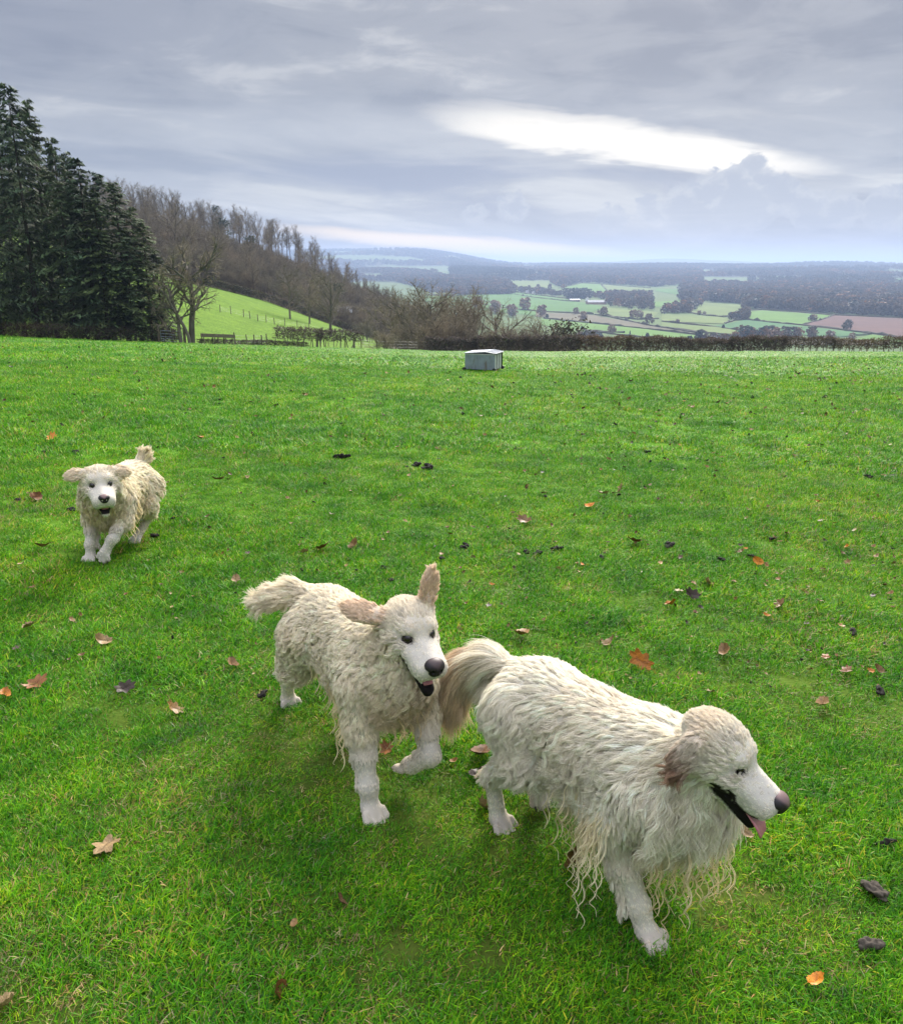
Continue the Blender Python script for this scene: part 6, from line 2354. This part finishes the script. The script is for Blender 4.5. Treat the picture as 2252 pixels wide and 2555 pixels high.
special = [  # full-frame columns and rows in the 1802 px view of the photograph
    (213, 1702, 25, 'pale', 'maple', 'large pale tan maple leaf lying flat in the lower left turf', 0.12),
    (75, 1376, 18, 'rust', 'oak', 'reddish brown leaf in the turf near the left edge', 0.3),
    (1279, 1331, 22, 'orange', 'oak', 'bright orange crumpled leaf behind the back of the front dog', 0.4),
    (1142, 1726, 24, 'tan', 'oak', 'curled brown leaf between the legs of the front dog', 0.5),
    (957, 1518, 24, 'brown', 'plain', 'long brown leaf lying just behind the hind leg of the front dog', 0.3),
    (952, 1556, 15, 'dark', 'plain', 'dark brown leaf below the long brown leaf behind the front dog', 0.4),
    (963, 1620, 17, 'pale', 'oak', 'pale curled leaf beside the hind paw of the front dog', 0.5),
    (949, 1414, 14, 'pale', 'plain', 'pale upright leaf under the tail of the front dog', 0.7),
    (906, 1530, 8, 'tan', 'plain', 'small tan leaf between the middle dog and the front dog', 0.4),
    (774, 1507, 17, 'rust', 'oak', 'rust brown leaf between the front legs of the middle dog', 0.4),
    (1640, 1417, 15, 'tan', 'plain', 'tan leaf above the head of the front dog near the right', 0.4),
    (1486, 1674, 13, 'pale', 'plain', 'small pale curled leaf below the chin of the front dog', 0.6),
    (1450, 1686, 12, 'pale', 'oak', 'faint pale leaf beside the small curled leaf below the chin', 0.3),
    (1409, 1694, 12, 'rust', 'plain', 'dark red leaf under the chest fringe of the front dog', 0.4),
    (1626, 1972, 15, 'orange', 'plain', 'orange tan leaf near the bottom right corner', 0.4),
    (553, 1990, 20, 'rust', 'plain', 'narrow curved rust leaf near the bottom centre', 0.5),
    (15, 2025, 26, 'pale', 'plain', 'grey tan curled leaf in the bottom left corner', 0.5),
    (680, 1812, 13, 'brown', 'plain', 'small brown leaf in the lower centre turf', 0.6),
    (588, 1858, 9, 'tan', 'plain', 'tiny pinkish leaf in the lower centre turf left of the small brown leaf', 0.4),
    (348, 1425, 16, 'tan', 'oak', 'crumpled tan leaf below left of the middle dog', 0.5),
    (252, 1384, 16, 'dark', 'oak', 'dark crumpled leaf left of the middle dog', 0.5),
    (465, 1337, 14, 'tan', 'plain', 'tan leaf directly left of the hind leg of the middle dog', 0.4),
    (60, 1262, 14, 'pale', 'plain', 'pale leaf at the left edge below the far dog', 0.6),
    (205, 1290, 16, 'pale', 'plain', 'thin pale leaf below the far dog', 0.3),
    (70, 1003, 13, 'rust', 'plain', 'reddish leaf left of the far dog', 0.4),
    (86, 1101, 12, 'tan', 'plain', 'pink tan leaf by the front paw of the far dog', 0.4),
    (645, 1102, 14, 'rust', 'oak', 'rusty leaf above the back of the middle dog', 0.4),
    (707, 1096, 12, 'tan', 'plain', 'tan leaf beside the rusty leaf above the middle dog', 0.4),
    (608, 1112, 10, 'pale', 'plain', 'small pale leaf left of the rusty leaf above the middle dog', 0.4),
    (472, 1168, 12, 'pale', 'plain', 'thin pale leaf above the tail of the middle dog', 0.3),
    (1268, 1090, 14, 'rust', 'oak', 'reddish leaf in the middle of the right hand turf', 0.4),
    (1047, 1048, 15, 'tan', 'oak', 'tan pair of leaves right of the ear of the middle dog', 0.4),
    (1410, 1171, 15, 'pale', 'oak', 'pale oak leaf in the right hand turf beside a dark one', 0.4),
    (1379, 1196, 15, 'dark', 'oak', 'dark oak leaf below the pale oak leaf on the right', 0.4),
    (1512, 1130, 10, 'orange', 'plain', 'orange leaf in the right hand turf', 0.4),
    (1557, 1218, 15, 'tan', 'oak', 'tan crumpled leaf in the turf far right', 0.4),
    (1340, 1216, 13, 'orange', 'plain', 'orange brown leaf above the back of the front dog', 0.4),
    (1040, 1277, 18, 'tan', 'plain', 'long tan leaf above the tail of the front dog', 0.3),
    (1217, 1292, 13, 'pale', 'plain', 'grey tan leaf above the back of the front dog', 0.4),
    (1445, 1311, 15, 'tan', 'plain', 'oval tan leaf above the shoulder of the front dog', 0.2),
    (1419, 1392, 10, 'pale', 'oak', 'small pale leaf just above the nape of the front dog', 0.4),
    (1688, 1350, 12, 'rust', 'oak', 'rusty leaf near the right edge level with the back of the front dog', 0.4),
    (1750, 1346, 10, 'tan', 'plain', 'small tan leaf at the right edge level with the back of the front dog', 0.4),
    (1240, 984, 11, 'pale', 'plain', 'pale upright leaf in the middle distance right of centre', 0.6),
    (1204, 994, 10, 'pale', 'plain', 'pale flat leaf left of the upright leaf in the middle distance', 0.3),
    (1177, 1019, 10, 'orange', 'plain', 'orange leaf in the middle distance below the pale leaves', 0.4),
    (437, 966, 11, 'rust', 'plain', 'reddish leaf right of the far dog', 0.4),
    (400, 882, 8, 'orange', 'plain', 'small orange leaf beyond the far dog on its right', 0.4),
    (104, 882, 10, 'orange', 'oak', 'orange leaf beyond the far dog on its left', 0.4),
    (12, 1398, 12, 'orange', 'plain', 'orange leaf cut by the left edge of the turf', 0.4),
]
for (u, v, sz, k, sh, lab, tl) in special:
    drop_leaf(u / 1.998, v / 1.996, sz, k, sh, lab, tilt=tl)
# the many small ones further out
lr_ = random.Random(77)
cnt = 0
while cnt < 190:
    v = 376 + (lr_.random() ** 1.15) * 300
    u = lr_.uniform(4, 898)
    if lr_.random() > 0.25 + 0.75 * (u / 902) * (1 if v < 640 else 0.6):
        continue
    if (30 < u < 190 and 430 < v < 570) or (230 < u < 470 and 560 < v) or (440 < u < 800 and 630 < v):
        continue
    k = lr_.choices(['tan', 'pale', 'brown', 'rust', 'orange', 'dark'], [5, 4, 4, 3, 1.2, 2])[0]
    drop_leaf(u, v, 2.6 + (v - 376) / 300 * 5.5 * lr_.uniform(0.35, 1.1), k, lr_.choice(['oak', 'plain', 'plain', 'maple']), 'small dry fallen leaf scattered in the turf of the middle distance')
    cnt += 1


def clod_mesh(seed, n, squash, col):
    r = np.random.default_rng(seed)
    f = Field((-0.75, -0.75, -0.4), (0.75, 0.75, 0.6), 0.055)
    for _ in range(n):
        a, q = r.uniform(0, 6.28), r.uniform(0, 0.34)
        f.ell((math.cos(a) * q * 1.25, math.sin(a) * q, r.uniform(-0.05, 0.16)), r.uniform(0.10, 0.26, 3) * np.array((1.2, 1, squash)), 0, 0.06)
    V, F, _ = f.mesh()
    V = V + nrm(f.grad(V)) * (wobble(V, 0.12, seed) * 0.035)[:, None]
    m = bpy.data.materials.get('clod_%d' % int(col[0] * 1000)) or simple_mat('clod_%d' % int(col[0] * 1000), col, 0.9, 0.15, noise=0.45, nscale=7, bump=0.6)
    return np_mesh('clod', V, F, m, True)


CLOD = [clod_mesh(5 + i, 8, 0.7, (0.020, 0.017, 0.014)) for i in range(4)]
CLODB = [clod_mesh(15 + i, 9, 0.6, (0.075, 0.062, 0.048)) for i in range(2)]


def drop_clod(u, v, size, label, big=None, rz=None, sy=1.0):
    h = ground_hit(u, v, lo=0.8)
    o = bpy.data.objects.new('soil_clod', (big or CLOD)[trng.randrange(len(big or CLOD))])
    COL.objects.link(o)
    d = float(np.linalg.norm(h - np.array((0, 0, CAM_H))))
    s = size / F_PX * d
    o.location = (h[0], h[1], h[2] + 0.012 + 0.05 * s)
    o.rotation_euler = (0, 0, trng.uniform(0, 6.28) if rz is None else rz)
    o.scale = (s, s * sy, s * 0.85)
    tag(o, label, 'clod', 'dark clods of soil on the turf')


drop_clod(1750 / 1.998, 1795 / 1.996, 25, 'large grey brown fibrous clod in the turf at the right edge', CLODB, 1.9, 0.75)
drop_clod(1745 / 1.998, 1893 / 1.996, 24, 'dark brown flat clod near the bottom right corner below the large one', CLODB, 0.2, 0.6)
drop_clod(1762 / 1.998, 1692 / 1.996, 17, 'dark clod at the right edge above the large grey brown one', None, 0.1, 0.7)
drop_clod(832 / 1.998, 931 / 1.996, 13, 'left lump of the black soil heap in the middle distance')
drop_clod(857 / 1.998, 938 / 1.996, 15, 'right lump of the black soil heap in the middle distance')
drop_clod(1335 / 1.998, 1092 / 1.996, 14, 'round black clod in the right hand turf')
drop_clod(683 / 1.998, 917 / 1.996, 16, 'flat black clod left of the soil heap in the middle distance', None, 0.0, 0.6)
drop_clod(1075 / 1.998, 1108 / 1.996, 12, 'black clod in the middle of a row of three right of the middle dog')
drop_clod(1048 / 1.998, 1106 / 1.996, 10, 'left black clod in a row of three right of the middle dog')
drop_clod(1112 / 1.998, 1101 / 1.996, 13, 'right black clod in a row of three right of the middle dog')
drop_clod(930 / 1.998, 1096 / 1.996, 12, 'black clod right above the upright ear of the middle dog')
drop_clod(522 / 1.998, 1394 / 1.996, 13, 'black clod just left of the hind paw of the middle dog')
for u, v, s in ((345, 1040, 10), (308, 1074, 9), (140, 1022, 10), (150, 906, 9), (35, 1002, 8), (1735, 955, 8), (1700, 1270, 14), (1755, 1388, 14), (812, 936, 7), (780, 1164, 9), (768, 1138, 8), (880, 1120, 8),
                (1440, 1122, 9), (1500, 1115, 8), (1200, 1118, 9), (1030, 900, 6), (1160, 870, 6), (1290, 905, 7), (1540, 1080, 8), (905, 845, 5), (760, 862, 5), (1370, 800, 5), (300, 905, 6), (90, 906, 7)):
    drop_clod(u / 1.998, v / 1.996, s, 'small black clod scattered in the turf')


# tiny leaf crumbs and soil specks, too many to count
def build_litter():
    coll = bpy.data.collections.new('litter_kinds')
    ks = [LEAF['tan', 'plain'], LEAF['brown', 'plain'], LEAF['pale', 'plain'], LEAF['dark', 'oak'], CLOD[0]]
    for i, me in enumerate(ks):
        o = bpy.data.objects.new('k%d' % i, me)
        coll.objects.link(o)
    r = np.random.default_rng(91)
    n = 2700
    y = 3.0 + 62 * r.random(n) ** 1.7
    x = y * r.uniform(-0.62, 0.62, n)
    k = r.random(n) < 0.45 + 0.55 * sstep(-0.3, 0.4, x / y)
    x, y = x[k], y[k]
    n = len(x)
    kind = r.choice(5, n, p=[0.26, 0.24, 0.16, 0.18, 0.16])
    s = r.uniform(0.020, 0.055, n) * (1 + 0.018 * y) * np.clip(y / 10, 0.35, 1)
    rt = np.stack([r.normal(0, 0.5, n), r.normal(0, 0.5, n), r.uniform(0, 6.28, n)], 1)
    scatter_object('leaf_litter', np.stack([x, y, H(x, y) + 0.014 + 0.0014 * y], 1), rt, np.stack([s, s, s], 1), kind, coll)


build_litter()

# ================================================================== air: haze over the valley
def build_haze():
    m = bpy.data.materials.new('haze_air')
    m.use_nodes = True
    nt = m.node_tree
    for n in list(nt.nodes):
        if n.type == 'BSDF_PRINCIPLED':
            nt.nodes.remove(n)
    v = nt.nodes.new('ShaderNodeVolumePrincipled')
    v.inputs['Color'].default_value = (0.46, 0.595, 0.86, 1)
    v.inputs['Density'].default_value = HAZE
    v.inputs['Anisotropy'].default_value = 0.25
    nt.links.new(v.outputs[0], nt.nodes['Material Output'].inputs['Volume'])
    o = MB().box((0, 0, 34.5), (44000, 44000, 223)).build('haze', m)
    o['kind'] = 'stuff'


# lowest ground and highest ground lie inside with a little to spare
HAZE = 1.5e-4
build_haze()
